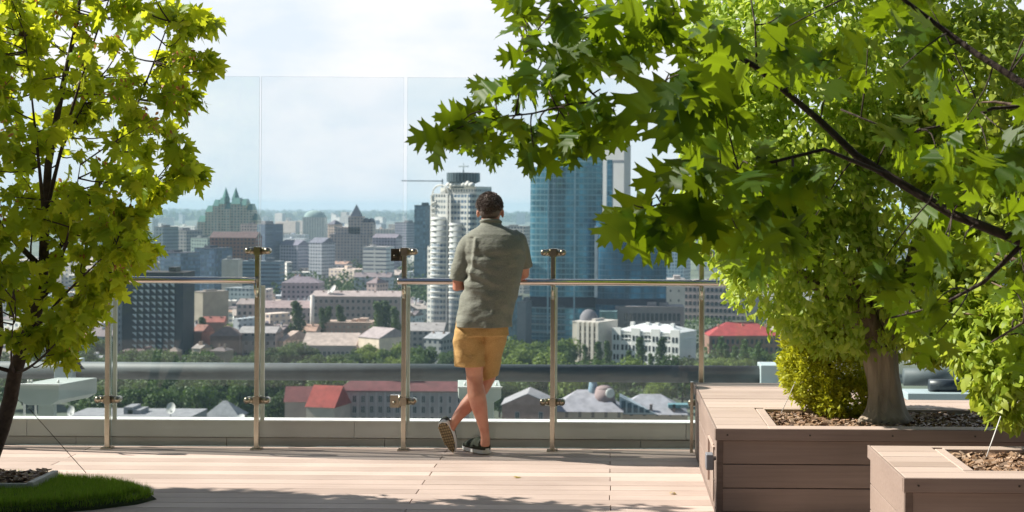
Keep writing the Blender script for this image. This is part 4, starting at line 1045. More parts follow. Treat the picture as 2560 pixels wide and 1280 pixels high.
# ---- mid-distance explicit list: (name, label, px0, px1, top, Y, depth, wall, rz, roof, rcol, rh)
def F_(w, g=(.05, .07, .10), cw=3.2, fh=3.3, u0=.25, u1=.75, v0=.3, v1=.78, **k): return facade(tuple(round(min(.85, c * 1.3), 3) for c in w), g, cw, fh, u0, u1, v0, v1, **k)
mid = [
 ('office_block', 'dark blue flat block right of the domed apartment block', 640, 696, 566, 1500, 26, F_((.10, .14, .20), (.18, .24, .3), 30, 3.4, .05, .95, .3, .6), 0, 'flat', (.3, .3, .32), 3),
 ('office_block', 'slate office block with pale floor bands near the maple edge', 383, 430, 575, 1450, 24, F_((.16, .20, .22), (.05, .09, .12), 3.4), 0, 'flat', (.2, .2, .2), 3),
 ('office_block', 'grey stepped block between the maple and the domed apartments', 430, 492, 583, 1480, 24, F_((.25, .25, .25), (.06, .1, .14), 4), 0, 'flat', (.25, .25, .27), 3),
 ('apartment_block', 'long low greenish block in front of the domed apartments', 470, 545, 602, 1430, 20, F_((.22, .28, .26)), 0, 'flat', (.2, .22, .22), 3),
 ('brick_block', 'dark red brick block with a rounded orange gable under the domed apartments', 525, 640, 600, 1350, 24, F_((.22, .09, .065), (.05, .05, .07)), 0, 'gable', (.13, .08, .08), 5),
 ('tower_block', 'pink-grey slab rising behind the dark red brick block', 600, 640, 566, 1700, 16, F_((.55, .40, .36)), 0, 'flat', (.3, .25, .25), 3),
 ('glass_offices', 'navy glass office building below the dark red brick block', 480, 565, 628, 1250, 24, F_((.05, .08, .13), (.09, .15, .24), 2.4, 3.4, .1, .9, .15, .9), 0, 'flat', (.05, .06, .09), 3),
 ('glass_offices', 'low navy offices with a stepped roof left of the beige slab', 395, 482, 640, 1200, 24, F_((.06, .09, .14), (.10, .16, .24), 3, 3.4, .1, .9, .2, .8), 0, 'flat', (.07, .07, .10), 3),
 ('concrete_slab', 'plain beige windowless slab above the short handrail', 555, 596, 656, 1180, 14, wm((.45, .43, .38)), 0, 'flat', (.3, .3, .3), 3),
 ('glass_offices', 'blue striped offices directly right of the beige slab', 597, 700, 660, 1230, 20, F_((.12, .19, .25), (.05, .09, .15), 30, 3.2, .02, .98, .3, .75), 0, 'flat', (.12, .15, .18), 3),
 ('apartment_block', 'row of lilac-grey houses in the gate panel above the wood', 695, 765, 618, 1500, 20, F_((.30, .30, .36)), 0, 'gable', (.2, .2, .26), 5),
 ('apartment_block', 'pale blue-grey block behind the tall pylon mast', 768, 830, 612, 1480, 20, F_((.36, .38, .42)), 0, 'gable', (.16, .17, .22), 5),
 ('apartment_block', 'white banded block low at the right of the gate panel', 905, 980, 622, 1400, 18, F_((.58, .56, .54), (.15, .18, .24), 30, 3.6, .02, .98, .35, .7), 0, 'flat', (.5, .48, .46), 3),
 ('apartment_block', 'cream turreted block left of the spire tower', 818, 850, 565, 1750, 18, F_((.55, .45, .38)), 0, 'hip', (.16, .16, .2), 5),
 ('apartment_block', 'violet-grey terrace just left of the hinge post', 930, 1000, 598, 1600, 20, F_((.30, .28, .34)), 0, 'gable', (.2, .18, .22), 4),
 ('glass_tower', 'dark blue square tower left of the white round tower', 1035, 1080, 517, 1400, 24, F_((.05, .10, .15), (.10, .18, .24), 3, 3.4, .15, .85, .2, .85), 0, 'flat', (.05, .08, .1), 3),
 ('apartment_block', 'grey-blue blocks between the hinge post and white round tower', 985, 1036, 560, 1900, 24, F_((.25, .26, .32)), 0, 'flat', (.2, .2, .22), 3),
 ('old_house', 'dark tiled house with dormers in the gate panel above the radar dish', 705, 800, 712, 1060, 18, F_((.30, .26, .28)), 0, 'hip', (.20, .17, .20), 4),
 ('old_house', 'dark hipped house behind the one with dormers', 725, 765, 702, 1110, 14, F_((.26, .24, .3)), 0, 'hip', (.16, .15, .2), 3),
 ('old_house', 'small pavilion with tiered roof at the right of the gate panel', 915, 965, 712, 1080, 14, F_((.4, .32, .3)), 0, 'hip', (.24, .19, .2), 4),
 ('long_building', 'long lilac stone building with a flat grey roof left of the white chimney', 645, 782, 775, 980, 24, F_((.36, .29, .29), (.08, .09, .12), 3.5, 4.2), R(0), 'gable', (.30, .23, .23), 4),
 ('long_building', 'pinkish long house left of the gate post with dark windows', 593, 648, 766, 990, 22, F_((.38, .31, .30), (.08, .09, .12), 3.5, 4.2), 0, 'gable', (.30, .24, .23), 3),
 ('apartment_block', 'pale teal windowed slab behind the beige tower house', 560, 642, 728, 1080, 16, F_((.33, .40, .42), (.10, .16, .20), 3, 3.3), 0, 'flat', (.3, .33, .35), 3),
 ('tower_house', 'beige tower house with a lit left wall right of the navy tower block', 474, 556, 738, 930, 20, wm((.42, .36, .29)), R(-35), 'flat', (.3, .25, .22), 3),
 ('tile_house', 'low house with a rust red roof between the tower house and bright trees', 500, 560, 812, 900, 14, wm((.35, .2, .17)), R(8), 'gable', (.30, .10, .08), 3),
 ('brick_house', 'orange brick gabled house above the pipe left of the gate post', 478, 522, 838, 850, 14, wm((.50, .22, .15)), R(-15), 'gable', (.32, .15, .12), 4),
 ('brick_house', 'brown brick house with an arched gable beside the gate post', 520, 600, 846, 840, 18, wm((.30, .16, .12)), R(5), 'hip', (.27, .17, .14), 5),
 ('shed', 'grey roofed shed just left of the gate post', 598, 690, 838, 850, 20, F_((.30, .24, .22), (.08, .08, .1), 4, 5, .3, .7, .4, .8), 0, 'gable', (.33, .31, .31), 3),
 ('small_house', 'small cream house with two dark windows above the pipe', 480, 520, 878, 760, 9, F_((.5, .42, .33), (.1, .09, .08), 2.6, 3, .3, .7, .4, .8), 0, 'gable', (.3, .26, .24), 2),
 ('small_house', 'tiny ochre house above the pipe beside the gate post', 525, 575, 884, 755, 9, wm((.36, .27, .19)), 0, 'hip', (.15, .12, .12), 2),
 ('roof_terrace', 'low brown terrace with a red balustrade under the long grey building', 805, 930, 812, 930, 20, F_((.42, .28, .22), (.5, .45, .4), 2.5, 3, .3, .7, .5, .9), 0, 'flat', (.48, .36, .29), 1),
 ('warehouse', 'grey-brown roofed house beside the white tower foot', 1010, 1110, 830, 880, 24, F_((.26, .24, .24)), 0, 'gable', (.33, .30, .30), 4),
 ('warehouse', 'low blue-grey sheds at the foot of the white round tower', 1060, 1140, 850, 820, 18, F_((.28, .28, .28)), 0, 'gable', (.36, .36, .38), 3),
 ('office_block', 'slim grey concrete column block right of the man', 1294, 1328, 758, 900, 14, wm((.22, .24, .27)), 0, 'flat', (.2, .2, .22), 1),
 ('apartment_block', 'beige block glimpsed right of the man\'s head', 1240, 1330, 568, 1500, 24, F_((.38, .36, .34)), 0, 'flat', (.3, .3, .3), 2),
 ('glass_offices', 'dark blue block behind the man\'s right hip', 1262, 1300, 745, 960, 18, F_((.04, .08, .12), (.08, .16, .22), 3, 3.4, .1, .9, .2, .85), 0, 'flat', (.1, .1, .12), 1),
 ('glass_tower', 'pale blue tower peeking between oak leaves and planter tree', 1665, 1730, 560, 1500, 24, F_((.22, .30, .36), (.10, .18, .26), 3, 3.4, .15, .85, .2, .85), 0, 'flat', (.2, .25, .3), 2),
]
for q in mid:
    random.seed(int(q[2])); rz_ = q[8] if (q[8] != 0 or q[0] in ('long_building', 'concrete_slab', 'roof_terrace') or q[3] - q[2] > 90) else R(random.uniform(-30, -10))
    root, wl, h, dp = bld(q[0], q[1], q[2], q[3], q[4], q[5], q[6], q[7], rz_, q[9], q[10], q[11])
    if q[9] in ('gable', 'hip') and q[5] < 1200 and q[0] not in ('shed',): chimneys(root, wl, h, dp, 2)
# long grey building with countable windows and white chimney
rt, wl, h, dp = bld('long_building', 'long grey three-storey building right of the white chimney, satellite dishes on its roof', 780, 1002, 745, 980, 26, wm((.34, .29, .28)), 0, 'gable', (.36, .30, .29), 3)
windows(rt, -wl / 2 + 1, wl / 2 - 1, h - 14, h - 1, 16, 3, 1.7, 2.1, -dp / 2, WF); chimneys(rt, wl, h, dp, 5, ht=2)
m1 = MB(); Yc = 960; m1.tube([(XP(782, Yc), Yc, GZ), (XP(782, Yc), Yc, ZP(742, Yc))], 1.3, 14); tag(m1.build('white_chimney', wm((.7, .66, .62))), 'white chimney column standing at the left end of the long grey building', 'chimney')
def dish(px, py, Y, rad, lb, par_=None, face=(-.5, -1, .5)):
    root = empty('satellite_dish', W(px, py, Y) - Vector((0, 0, rad * 1.6)), lb, 'satellite dish')
    n = Vector(face).normalized(); a = n.cross(Vector((0, 0, 1))).normalized(); b_ = n.cross(a); m1 = MB(); rings = []
    for k in range(6):
        rr = rad * k / 5 + .001; dd = -rad * .3 * (1 - (k / 5) ** 2)
        rings.append([Vector((0, 0, rad * 1.6)) + n * dd + (a * math.cos(2 * math.pi * i / 20) + b_ * math.sin(2 * math.pi * i / 20)) * rr for i in range(20)])
    m1.loft(rings, 0, False); m1.build('reflector', wm((.62, .62, .60)), root)
    m1 = MB(); m1.tube([(0, 0, -rad * .6), (0, 0, rad * 1.4)], rad * .08, 8); m1.tube([Vector((0, 0, rad * .9)), Vector((0, 0, rad * 1.6)) + n * rad * .7], rad * .03, 6); m1.build('mast', wm((.4, .4, .4)), root)
dish(833, 727, 985, 3.0, 'white satellite dish on the ridge of the long grey building', face=(-.8, -.6, .6)); dish(822, 735, 985, 1.8, 'smaller white dish left of the ridge dish on the long grey building', face=(-.9, -.4, .2))
m1 = MB(); Yc = 1600; m1.tube([(XP(820, Yc), Yc, GZ), (XP(822, Yc), Yc, ZP(625, Yc))], [2.0, .5], 8); tag(m1.build('pylon_mast', wm((.30, .34, .33))), 'tall thin grey-green mast standing before the wood in the gate panel', 'mast')
# warehouses lit cream
rt, wl, h, dp = bld('warehouse', 'cream hall with arched windows and a grey hipped roof, centre of the gate panel', 758, 892, 868, 840, 26, wm((.38, .33, .32)), 0, 'gable', (.42, .35, .31), 6)
windows(rt, -wl / 2 + 6, wl / 2 - 1, h - 9, h - 2, 9, 1, 1.5, 4.5, -dp / 2, WF)
bld('warehouse', 'cream buttressed hall with a bare lit end wall left of the arched hall', 694, 765, 858, 855, 26, F_((.62, .48, .38), (.45, .34, .27), 4, 30, .3, .7, 0.05, .95), R(-28), 'gable', (.42, .33, .28), 5)
rt, wl, h, dp = bld('warehouse', 'grey-roofed hall with a bright cream end wall beside the hinge post', 890, 1015, 850, 830, 22, wm((.80, .68, .54)), R(-40), 'gable', (.36, .31, .31), 5)
chimneys(rt, wl, h, dp, 3, (.2, .16, .16))
# ---- G: white round tower
def round_tower():
    Y = 900; root = empty('round_tower', (XP(1143, Y), Y + 18, GZ), 'tall white residential tower with rounded balcony bays left of the man', 'building'); xc, yc = root.location.x, root.location.y
    wf = facade((.78, .75, .70), (.16, .20, .24), 2.3, 3.3, .22, .86, .22, .70); s_ = Y / F
    def box(a, b_, t_, y0, y1, m=wf, name='wing'):
        m1 = MB(); m1.box(XP(a, Y) - xc, XP(b_, Y) - xc, y0, y1, 0, ZP(t_, Y) - GZ); m1.build(name, m, root)
    box(1062, 1084, 620, -12, 10); box(1080, 1142, 486, -13, 12); box(1142, 1216, 486, -11, 12, facade((.72, .70, .66), (.10, .15, .22), 3.0, 3.3, .1, .9, .2, .72)); box(1120, 1222, 468, -6, 11)
    # rounded bays of balconies
    slab = wm((.80, .77, .72)); gl = facade((.55, .55, .54), (.13, .18, .24), 1.5, 3.3, .2, .9, .25, .8)
    for c, rad, top in ((1110, 6.2, 545), (1168, 4.6, 560)):
        cx = XP(c, Y) - xc; zt = ZP(top, Y) - GZ
        m1 = MB(); m1.tube([(cx, -11.5, 0), (cx, -11.5, zt)], rad, 28, 0, True, True); m1.build('bay', gl, root)
        z_ = 30; nn_ = 0
        while z_ < zt:
            m1 = MB(); m1.tube([(cx, -11.5, z_), (cx, -11.5, z_ + .9)], rad + .55, 28, 0, True, True); m1.build('balcony', slab, root); z_ += 3.3; nn_ += 1
    for c in (1081, 1141, 1152, 1215):
        m1 = MB(); m1.box(XP(c, Y) - xc - .5, XP(c, Y) - xc + .5, -13.8, -13.02, 0, ZP(490, Y) - GZ); m1.build('pilaster', slab, root)
    z_ = 40
    while z_ < ZP(490, Y) - GZ - 3:
        m1 = MB(); m1.box(XP(1082, Y) - xc, XP(1096, Y) - xc, -14.2, -13.01, z_, z_ + 1.0); m1.build('balcony', slab, root); z_ += 3.3
    root.rotation_euler.z = R(-33); root.scale = (.87, .87, 1)
    # arch on top and setback crown
    m1 = MB(); cx = XP(1111, Y) - xc; zb = ZP(486, Y) - GZ
    m1.tube([(cx + math.cos(a) * 7, -12, zb + math.sin(a) * 5.0) for a in [math.pi * k / 14 for k in range(15)]], .5, 8); m1.build('roof_arch', slab, root)
    m1 = MB(); m1.box(XP(1103, Y) - xc, XP(1121, Y) - xc, -10, -4, zb, zb + 3.6); m1.build('penthouse', slab, root)
    for k in range(7):
        m1 = MB(); x = XP(1128 + k * 14, Y) - xc; m1.tube([(x, -8, ZP(468, Y) - GZ), (x, -8, ZP(462, Y) - GZ), (x, -8, ZP(458 - (k % 3) * 2, Y) - GZ)], [2.2, 2.2, .6], 12); m1.build('turret', slab, root)
    dk = facade((.10, .14, .16), (.03, .05, .07), 2.2, 30, .3, .75, .02, .98)
    m1 = MB(); x = XP(1154, Y) - xc; m1.tube([(x, 0, ZP(472, Y) - GZ), (x, 0, ZP(460, Y) - GZ), (x, 0, ZP(455, Y) - GZ)], [8, 8, 11.5], 24, 0, True, False); m1.build('crown_base', wm((.09, .13, .15)), root)
    m1 = MB(); m1.tube([(x, 0, ZP(455, Y) - GZ), (x, 0, ZP(433, Y) - GZ)], 11.5, 32, 0, True, False); m1.build('crown', dk, root)
    m1 = MB(); m1.tube([(x, 0, ZP(433, Y) - GZ), (x, 0, ZP(408, Y) - GZ)], [.5, .25], 8); m1.build('mast', wm((.35, .4, .42)), root)
    m1 = MB(); m1.box(x - 4, x + 4, -.5, .5, ZP(418, Y) - GZ, ZP(415, Y) - GZ); m1.build('antenna_bar', wm((.4, .45, .47)), root)
round_tower()
m1 = MB(); Yc = 1100; m1.box(XP(1003, Yc), XP(1108, Yc), Yc, Yc + .8, ZP(456.5, Yc), ZP(454, Yc)); m1.box(XP(1104, Yc), XP(1107, Yc), Yc, Yc + .8, GZ, ZP(450, Yc)); tag(m1.build('tower_crane', wm((.45, .5, .52))), 'slender construction crane with a long jib left of the round tower crown', 'crane')
# ---- H: teal glass towers
def glass_towers():
    Y = 922; root = empty('glass_tower', (XP(1415, Y), Y + 22, GZ), 'tall teal glass tower with a curved facade behind the railing post right of the man', 'building'); xc, yc = root.location.x, root.location.y
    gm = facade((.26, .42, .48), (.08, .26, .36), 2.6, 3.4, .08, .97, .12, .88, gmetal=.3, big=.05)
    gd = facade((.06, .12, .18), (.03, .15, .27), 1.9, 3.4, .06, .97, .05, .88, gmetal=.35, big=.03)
    wpts = []
    xa, xb = XP(1325, Y) - xc, XP(1506, Y) - xc
    for k in range(19):
        t = k / 18; x = xa + (xb - xa) * t; wpts.append((x, -18 - 5.5 * abs(math.sin(math.pi * t)) ** .8))
    h1 = ZP(418, Y) - GZ
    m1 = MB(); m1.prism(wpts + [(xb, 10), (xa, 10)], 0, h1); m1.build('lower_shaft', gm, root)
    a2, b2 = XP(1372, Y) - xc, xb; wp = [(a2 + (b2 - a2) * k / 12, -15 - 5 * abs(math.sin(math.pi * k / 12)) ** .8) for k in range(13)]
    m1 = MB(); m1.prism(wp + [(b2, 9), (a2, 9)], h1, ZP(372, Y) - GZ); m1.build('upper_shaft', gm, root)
    rib = wm((.45, .62, .68))
    for px in (1371, 1437):
        m1 = MB(); x = XP(px, Y) - xc; t = (x - xa) / (xb - xa); yy = -18 - 5.5 * math.sin(math.pi * t) ** .8; m1.box(x - .45, x + .45, yy - .7, yy + .3, 8, ZP(400, Y) - GZ); m1.build('rib', rib, root)
    m1 = MB(); m1.prism([(p[0], p[1] - .5) for p in wp] + [(b2, -10), (a2, -10)], ZP(406, Y) - GZ, ZP(400, Y) - GZ); m1.build('light_band', rib, root)
    dkband = wm((.02, .03, .06))
    m1 = MB(); m1.prism([(p[0], p[1] - .4) for p in wpts] + [(xb, -10), (xa, -10)], ZP(770, Y) - GZ, ZP(743, Y) - GZ); m1.build('dark_band', dkband, root)
    for py in (772, 793, 813, 833, 853):
        m1 = MB(); m1.prism([(p[0], p[1] - .5) for p in wpts[:10]] + [(wpts[9][0], -10), (xa, -10)], ZP(py, Y) - GZ, ZP(py - 3, Y) - GZ); m1.build('floor_band', wm((.42, .50, .52)), root)
        m1 = MB(); m1.tube([(xa - .2, -18.5, ZP(py + 1, Y) - GZ), (xa - .2, -18.5, ZP(py - 5, Y) - GZ)], .9, 10); m1.build('canopy_end', wm((.75, .75, .75)), root)
    Y2 = 975; root2 = empty('slab_tower', (XP(1540, Y2), Y2 + 14, GZ), 'pale stone slab tower with one glazed strip rising behind the teal glass tower', 'building'); xc = root2.location.x
    m1 = MB(); m1.box(XP(1500, Y2) - xc, XP(1576, Y2) - xc, -12, 12, 0, ZP(360, Y2) - GZ); m1.build('walls', wm((.75, .70, .67), .05, .08), root2); root2.rotation_euler.z = R(-24); root2.scale = (.86, .45, 1)
    m1 = MB(); m1.box(XP(1521, Y2) - xc, XP(1538, Y2) - xc, -12.5, -12.01, 0, ZP(398, Y2) - GZ); m1.build('glazed_strip', facade((.10, .2, .27), (.04, .14, .22), 2.1, 3.4, .08, .95, .08, .9, gmetal=.3), root2)
    m1 = MB(); m1.box(XP(1540, Y2) - xc, XP(1574, Y2) - xc, -12.3, -12.01, ZP(405, Y2) - GZ, ZP(399, Y2) - GZ); m1.build('dark_louvre', wm((.25, .25, .28)), root2)
    m1 = MB(); m1.box(XP(1516, Y2) - xc, XP(1535, Y2) - xc, -4, 4, ZP(360, Y2) - GZ, ZP(352, Y2) - GZ); m1.tube([(XP(1526, Y2) - xc, 0, ZP(352, Y2) - GZ), (XP(1526, Y2) - xc, 0, ZP(336, Y2) - GZ)], .3, 6); m1.build('rooftop_mast', wm((.6, .6, .6)), root2)
    Y3 = 905; root3 = empty('glass_tower', (XP(1578, Y3), Y3 + 20, GZ), 'lower dark blue glass tower with mirror windows under the oak leaves', 'building'); xc = root3.location.x
    xa, xb = XP(1490, Y3) - xc, XP(1668, Y3) - xc
    wp = [(xa + (xb - xa) * k / 18, -14 - 6 * abs(math.sin(math.pi * (k / 18) ** .8)) ** .8) for k in range(19)]
    m1 = MB(); m1.prism(wp + [(xb, 12), (xa, 12)], 0, ZP(548, Y3) - GZ); m1.build('shaft', gd, root3)
    m1 = MB(); m1.box(xa - .8, xa + 1.2, -15.2, -14, ZP(745, Y3) - GZ, ZP(565, Y3) - GZ); m1.build('white_fin', wm((.7, .72, .74)), root3)
    m1 = MB(); m1.prism([(p[0], p[1] - .5) for p in wp] + [(xb, -8), (xa, -8)], ZP(762, Y3) - GZ, ZP(748, Y3) - GZ); m1.build('dark_band', dkband, root3)
    m1 = MB(); m1.box(XP(1500, 880) - xc, XP(1545, 880) - xc, -40, -24, 0, ZP(780, 880) - GZ); m1.build('lobby', facade((.15, .24, .26), (.20, .36, .36), 2.4, 6, .06, .94, .05, .92), root3)
glass_towers()
# ---- I J K L M right side buildings
rt, wl, h, dp = bld('office_building', 'large pinkish stone building behind the right handrail with a plain pale end wall', 1710, 1915, 706, 1150, 40, wm((.46, .37, .36)), R(-16), 'flat', (.35, .3, .3)); windows(rt, -wl / 2 + 1, wl / 2 - 1, h - 34, h - 3, 15, 6, 1.9, 2.7, -dp / 2, WFd)
bld('office_building', 'pale pink blank wing with few windows left of the large pinkish building', 1662, 1714, 700, 1120, 30, F_((.60, .50, .46), (.2, .17, .17), 6, 7, .4, .6, .3, .55), 0, 'flat', (.45, .4, .38))
rt, wl, h, dp = bld('office_building', 'low grey building with tall dark windows above the white mansion', 1540, 1712, 768, 900, 24, wm((.30, .26, .26)), 0, 'flat', (.34, .29, .29)); windows(rt, -wl / 2 + 5, wl / 2 - 2, h - 15, h - 2.5, 13, 2, 1.6, 4.2, -dp / 2, WFd)
def mansion():
    rt, wl, h, dp = bld('white_mansion', 'bright white classical mansion with arched windows beyond the right railing', 1540, 1748, 832, 800, 24, wm((.85, .83, .80), .3, .05), R(-27), 'hip', (.62, .63, .64), 3.5)
    windows(rt, -wl / 2 + 1, wl / 2 - 1, h - 16.5, h - 1, 15, 3, 1.1, 2.6, -dp / 2, WFd)
    cornice(rt, wl, h, dp, (.85, .83, .8), (1.0, .93, .80), .45)
    for f in (-.47, -.16, .16, .47):
        m1 = MB(); x = f * wl; m1.box(x - 2.6, x + 2.6, -dp / 2 - .9, -dp / 2 - .01, 0, h + 1.6); m1.build('projecting_bay', wm((.86, .84, .81), .3, .05), rt)
        windows(rt, x - 2, x + 2, h - 16.5, h - 1, 2, 3, .9, 2.5, -dp / 2 - .9, WFd)
    for f in (-.35, -.1, .05, .3): m1 = MB(); m1.box(f * wl - 1, f * wl + 1, -3, -1, h + .5, h + 4.2); m1.build('chimney', wm((.8, .78, .75)), rt)
mansion()
def striped():
    rt, wl, h, dp = bld('pilaster_building', 'cream building with tall pilasters and dark window strips left of the white mansion', 1432, 1546, 808, 810, 22, wm((.66, .60, .52), .3, .08), R(-27), 'flat', (.6, .55, .5))
    for k in range(5):
        m1 = MB(); x = -wl / 2 + wl * (.24 + k * .18); m1.box(x - .8, x + .8, -dp / 2 - 1, -dp / 2 - .01, 0, h); m1.build('pilaster', wm((.72, .66, .58)), rt)
        if k < 4: windows(rt, x + .8, x + wl * .18 - .8, h - 19, h - 1.5, 2, 5, .7, 2.4, -dp / 2, WFd)
    m1 = MB(); m1.ellip((-wl / 2 + 4, 0, h + .4), (5, 5, 6), 16, 8); m1.build('dome', wm((.2, .19, .21)), rt)
striped()
rt, wl, h, dp = bld('red_roof_building', 'long brown building with a bright crimson roof right of the last post', 1762, 1955, 838, 880, 28, wm((.30, .17, .13)), R(6), 'hip', (.36, .05, .05), 7); windows(rt, -wl / 2 + 1, wl / 2 - 1, h - 15, h - 1, 14, 3, 1.2, 2.4, -dp / 2, WFd); chimneys(rt, wl, h, dp, 3, (.55, .3, .2), 5)
# ---- bottom row, near roofs seen under the pipe
def old_manor():
    rt, wl, h, dp = bld('red_roof_manor', 'old grey stone building with a dark crimson mansard roof beyond the gate panel', 850, 1165, 980, 560, 18, wm((.40, .36, .36), .3, .15), R(0), 'hip', (.14, .045, .05), 6.5, overhang=.9)
    windows(rt, -wl / 2 + 1, wl / 2 - 1, h - 12.6, h - 1.2, 14, 3, 1.3, 2.4, -dp / 2, WF)
    cornice(rt, wl, h, dp, (.16, .12, .12), (1.0,), .6)
    for k in range(14):
        m1 = MB(); x = -wl / 2 + wl * (k + 0) / 14 + .2; m1.box(x, x + .5, -dp / 2 - .35, -dp / 2 - .01, h - 14, h - .6); m1.build('pilaster', wm((.50, .47, .47)), rt)
    m1 = MB(); m1.box(-6, 2, -5, 1, h + 2, h + 8.3); m1.build('roof_house', wm((.2, .05, .06)), rt)
old_manor()
bld('red_roof_house', 'house with a bright scarlet gabled roof left of the old stone manor', 765, 862, 1024, 540, 14, wm((.5, .44, .38)), R(-14), 'gable', (.27, .05, .04), 7)
bld('red_roof_house', 'house with a dull maroon roof behind the scarlet one', 705, 800, 1010, 570, 14, wm((.35, .3, .28)), R(6), 'gable', (.14, .045, .045), 5)
bld('pitched_house', 'small slate roofed house between the white dishes and the gate post', 510, 600, 1050, 520, 12, wm((.3, .26, .24)), R(0), 'hip', (.24, .25, .27), 5)
bld('flat_roof_house', 'low grey rooftops strung below the trees at the left of the railing', 170, 480, 1052, 500, 20, wm((.3, .3, .3)), 0, 'flat', (.26, .26, .28))
dish(430, 1027, 500, 1.9, 'large white satellite dish standing over the grey rooftops', face=(-.5, -1, .25)); dish(180, 1036, 500, 1.7, 'white satellite dish behind the glass near the left cabinet', face=(-.6, -1, .3)); dish(603, 1050, 490, 1.6, 'white dish half hidden by the parapet beside the gate post', face=(-.3, -.6, .8))
def roofs_right():
    rt, wl, h, dp = bld('brick_house', 'pink brick house with a low grey gable just right of the man\'s legs', 1258, 1386, 1014, 520, 18, wm((.42, .26, .22), .5, .15), 0, 'gabley', (.30, .29, .31), 4)
    for x in (-5, 3): windows(rt, x, x + 3, h - 6, h - 1, 1, 1, 1.2, 2.2, -dp / 2, WF)
    m1 = MB(); m1.add([(-wl / 2, -dp / 2 - .45, h), (wl / 2, -dp / 2 - .45, h), (0, -dp / 2 - .45, h + 3.7), (-wl / 2, -dp / 2 - .2, h), (wl / 2, -dp / 2 - .2, h), (0, -dp / 2 - .2, h + 3.7)], [(0, 1, 2), (5, 4, 3), (0, 3, 4, 1), (1, 4, 5, 2), (2, 5, 3, 0)]); m1.build('gable_wall', wm((.44, .28, .24), .5, .15), rt)
    rt, wl, h, dp = bld('metal_roof_house', 'ochre house with broad dented zinc roofs in the middle of the right railing', 1380, 1560, 1030, 530, 20, F_((.45, .34, .25), (.15, .12, .1), 4.5, 5, .35, .6, .3, .7), 0, 'hip', (.34, .33, .37), 6.5)
    m1 = MB(); m1.tube([(6, -2, h + 2), (6, -2, h + 7)], [4.2, 3], 12); m1.ellip((6, -2, h + 7), (3.0, 3.0, 1.4), 12, 6); m1.build('roof_drum', wm((.30, .22, .22)), rt)
    m1 = MB(); m1.tube([(2, 0, h + 3), (2, 0, h + 10)], [2.2, 1.2], 8); m1.tube([(2, 0, h + 10), (2, 0, h + 13)], 2.0, 8); m1.build('roof_turret', wm((.18, .27, .34)), rt)
    m1 = MB(); m1.ellip((8, -6, h + 6), (1.6, .4, 1.7), 14, 8); m1.build('round_window', wm((.6, .62, .6)), rt)
    rt, wl, h, dp = bld('metal_roof_house', 'ochre house with a big blue-glazed dormer and grey roof near the planter corner', 1540, 1722, 1036, 535, 20, F_((.42, .30, .22), (.12, .10, .1), 4.5, 5, .35, .6, .3, .7), 0, 'hip', (.32, .32, .36), 6)
    dm = MB(); dm.add([(-11, -10.5, h + .2), (2, -10.5, h + .2), (-11, -10.5, h + 6.4), (-11, -2, h + .2), (2, -2, h + .2), (-11, -2, h + 6.4)], [(0, 1, 2), (5, 4, 3), (0, 3, 4, 1), (1, 4, 5, 2), (2, 5, 3, 0)]); d_ = dm.build('dormer', wm((.40, .47, .52)), rt)
    for k in range(5):
        pw = 5.0 * (1 - k / 5.6); x = -10.4 + k * 2.1; q = MB(); q.box(x, x + 1.5, -10.62, -10.51, h + .7, h + .7 + pw * .82); q.build('dormer_window', wm((.04, .09, .13)), d_)
    m1 = MB(); m1.box(6, 13, -9, -4, h + 2.2, h + 3.4); m1.build('skylight', wm((.12, .26, .30)), rt)
    for k in range(3): m1 = MB(); x = -8 + k * 8; m1.box(x - .5, x + .5, -9, -8, h, h + 3.4); m1.build('chimney', wm((.2, .14, .13)), rt)
roofs_right()
# ---- far small buildings
random.seed(11)
fm = [F_((.62, .60, .56), (.25, .28, .32), 5, 3.4), F_((.50, .46, .42), (.2, .22, .27), 5, 3.4), F_((.42, .45, .48), (.2, .23, .27), 5, 3.4), F_((.56, .47, .40), (.2, .2, .25), 5, 3.4)]
boxme = []
for m_ in fm:
    m1 = MB(); m1.box(-.5, .5, -.5, .5, 0, 1); o = m1.build('far_block', m_); boxme.append(o.data); bpy.data.objects.remove(o)
roofs_ = [wm((.34, .13, .09), .4, .25), wm((.30, .27, .27), .4, .25), wm((.42, .36, .33), .4, .25), wm((.22, .18, .19), .4, .25), wm((.40, .26, .20), .4, .25)]
def scatter(n, xa, xb, Ya, Yb, ha, hb, lb, grp, name, wa=18, wb=70):
    for k in range(n):
        Y = random.uniform(Ya, Yb); x = XP(random.uniform(xa, xb), Y); hh = random.uniform(ha, hb); ww = random.uniform(wa, wb)
        m1 = MB(); m1.box(-ww / 2, ww / 2, -9, 9, 0, hh)
        if hb <= 34 and random.random() < .75:
            g_ = random.uniform(2.5, 5); m1.add([(-ww / 2 - .4, -9.4, hh + .01), (ww / 2 + .4, -9.4, hh + .01), (ww / 2 + .4, 9.4, hh + .01), (-ww / 2 - .4, 9.4, hh + .01), (-ww / 2 - .4, 0, hh + g_), (ww / 2 + .4, 0, hh + g_)], [(0, 1, 5, 4), (2, 3, 4, 5), (0, 4, 3), (1, 2, 5), (0, 3, 2, 1)], 1)
            for c_ in (-.3, .1, .35): m1.box(ww * c_ - .6, ww * c_ + .6, -3, -1.8, hh + 1, hh + g_ + 1.6, 0)
        elif random.random() < .5: m1.box(-ww / 2, -ww / 2 + ww * random.uniform(.2, .5), -8, 8, hh + .01, hh + random.uniform(4, 12))
        else: m1.box(-2, 2, -3, 3, hh + .01, hh + 3)
        o = m1.build(name, [random.choice(fm), random.choice(roofs_)]); o.location = (x, Y, GZ); o.rotation_euler.z = random.choice((0, -.25, .3, -.45, -.6))
        tag(o, lb, 'building', grp)
scatter(60, -100, 1330, 4500, 8500, 25, 60, 'tiny pale apartment block in the hazy band under the skyline', 'hazy apartment blocks far away near the skyline', 'far_block')
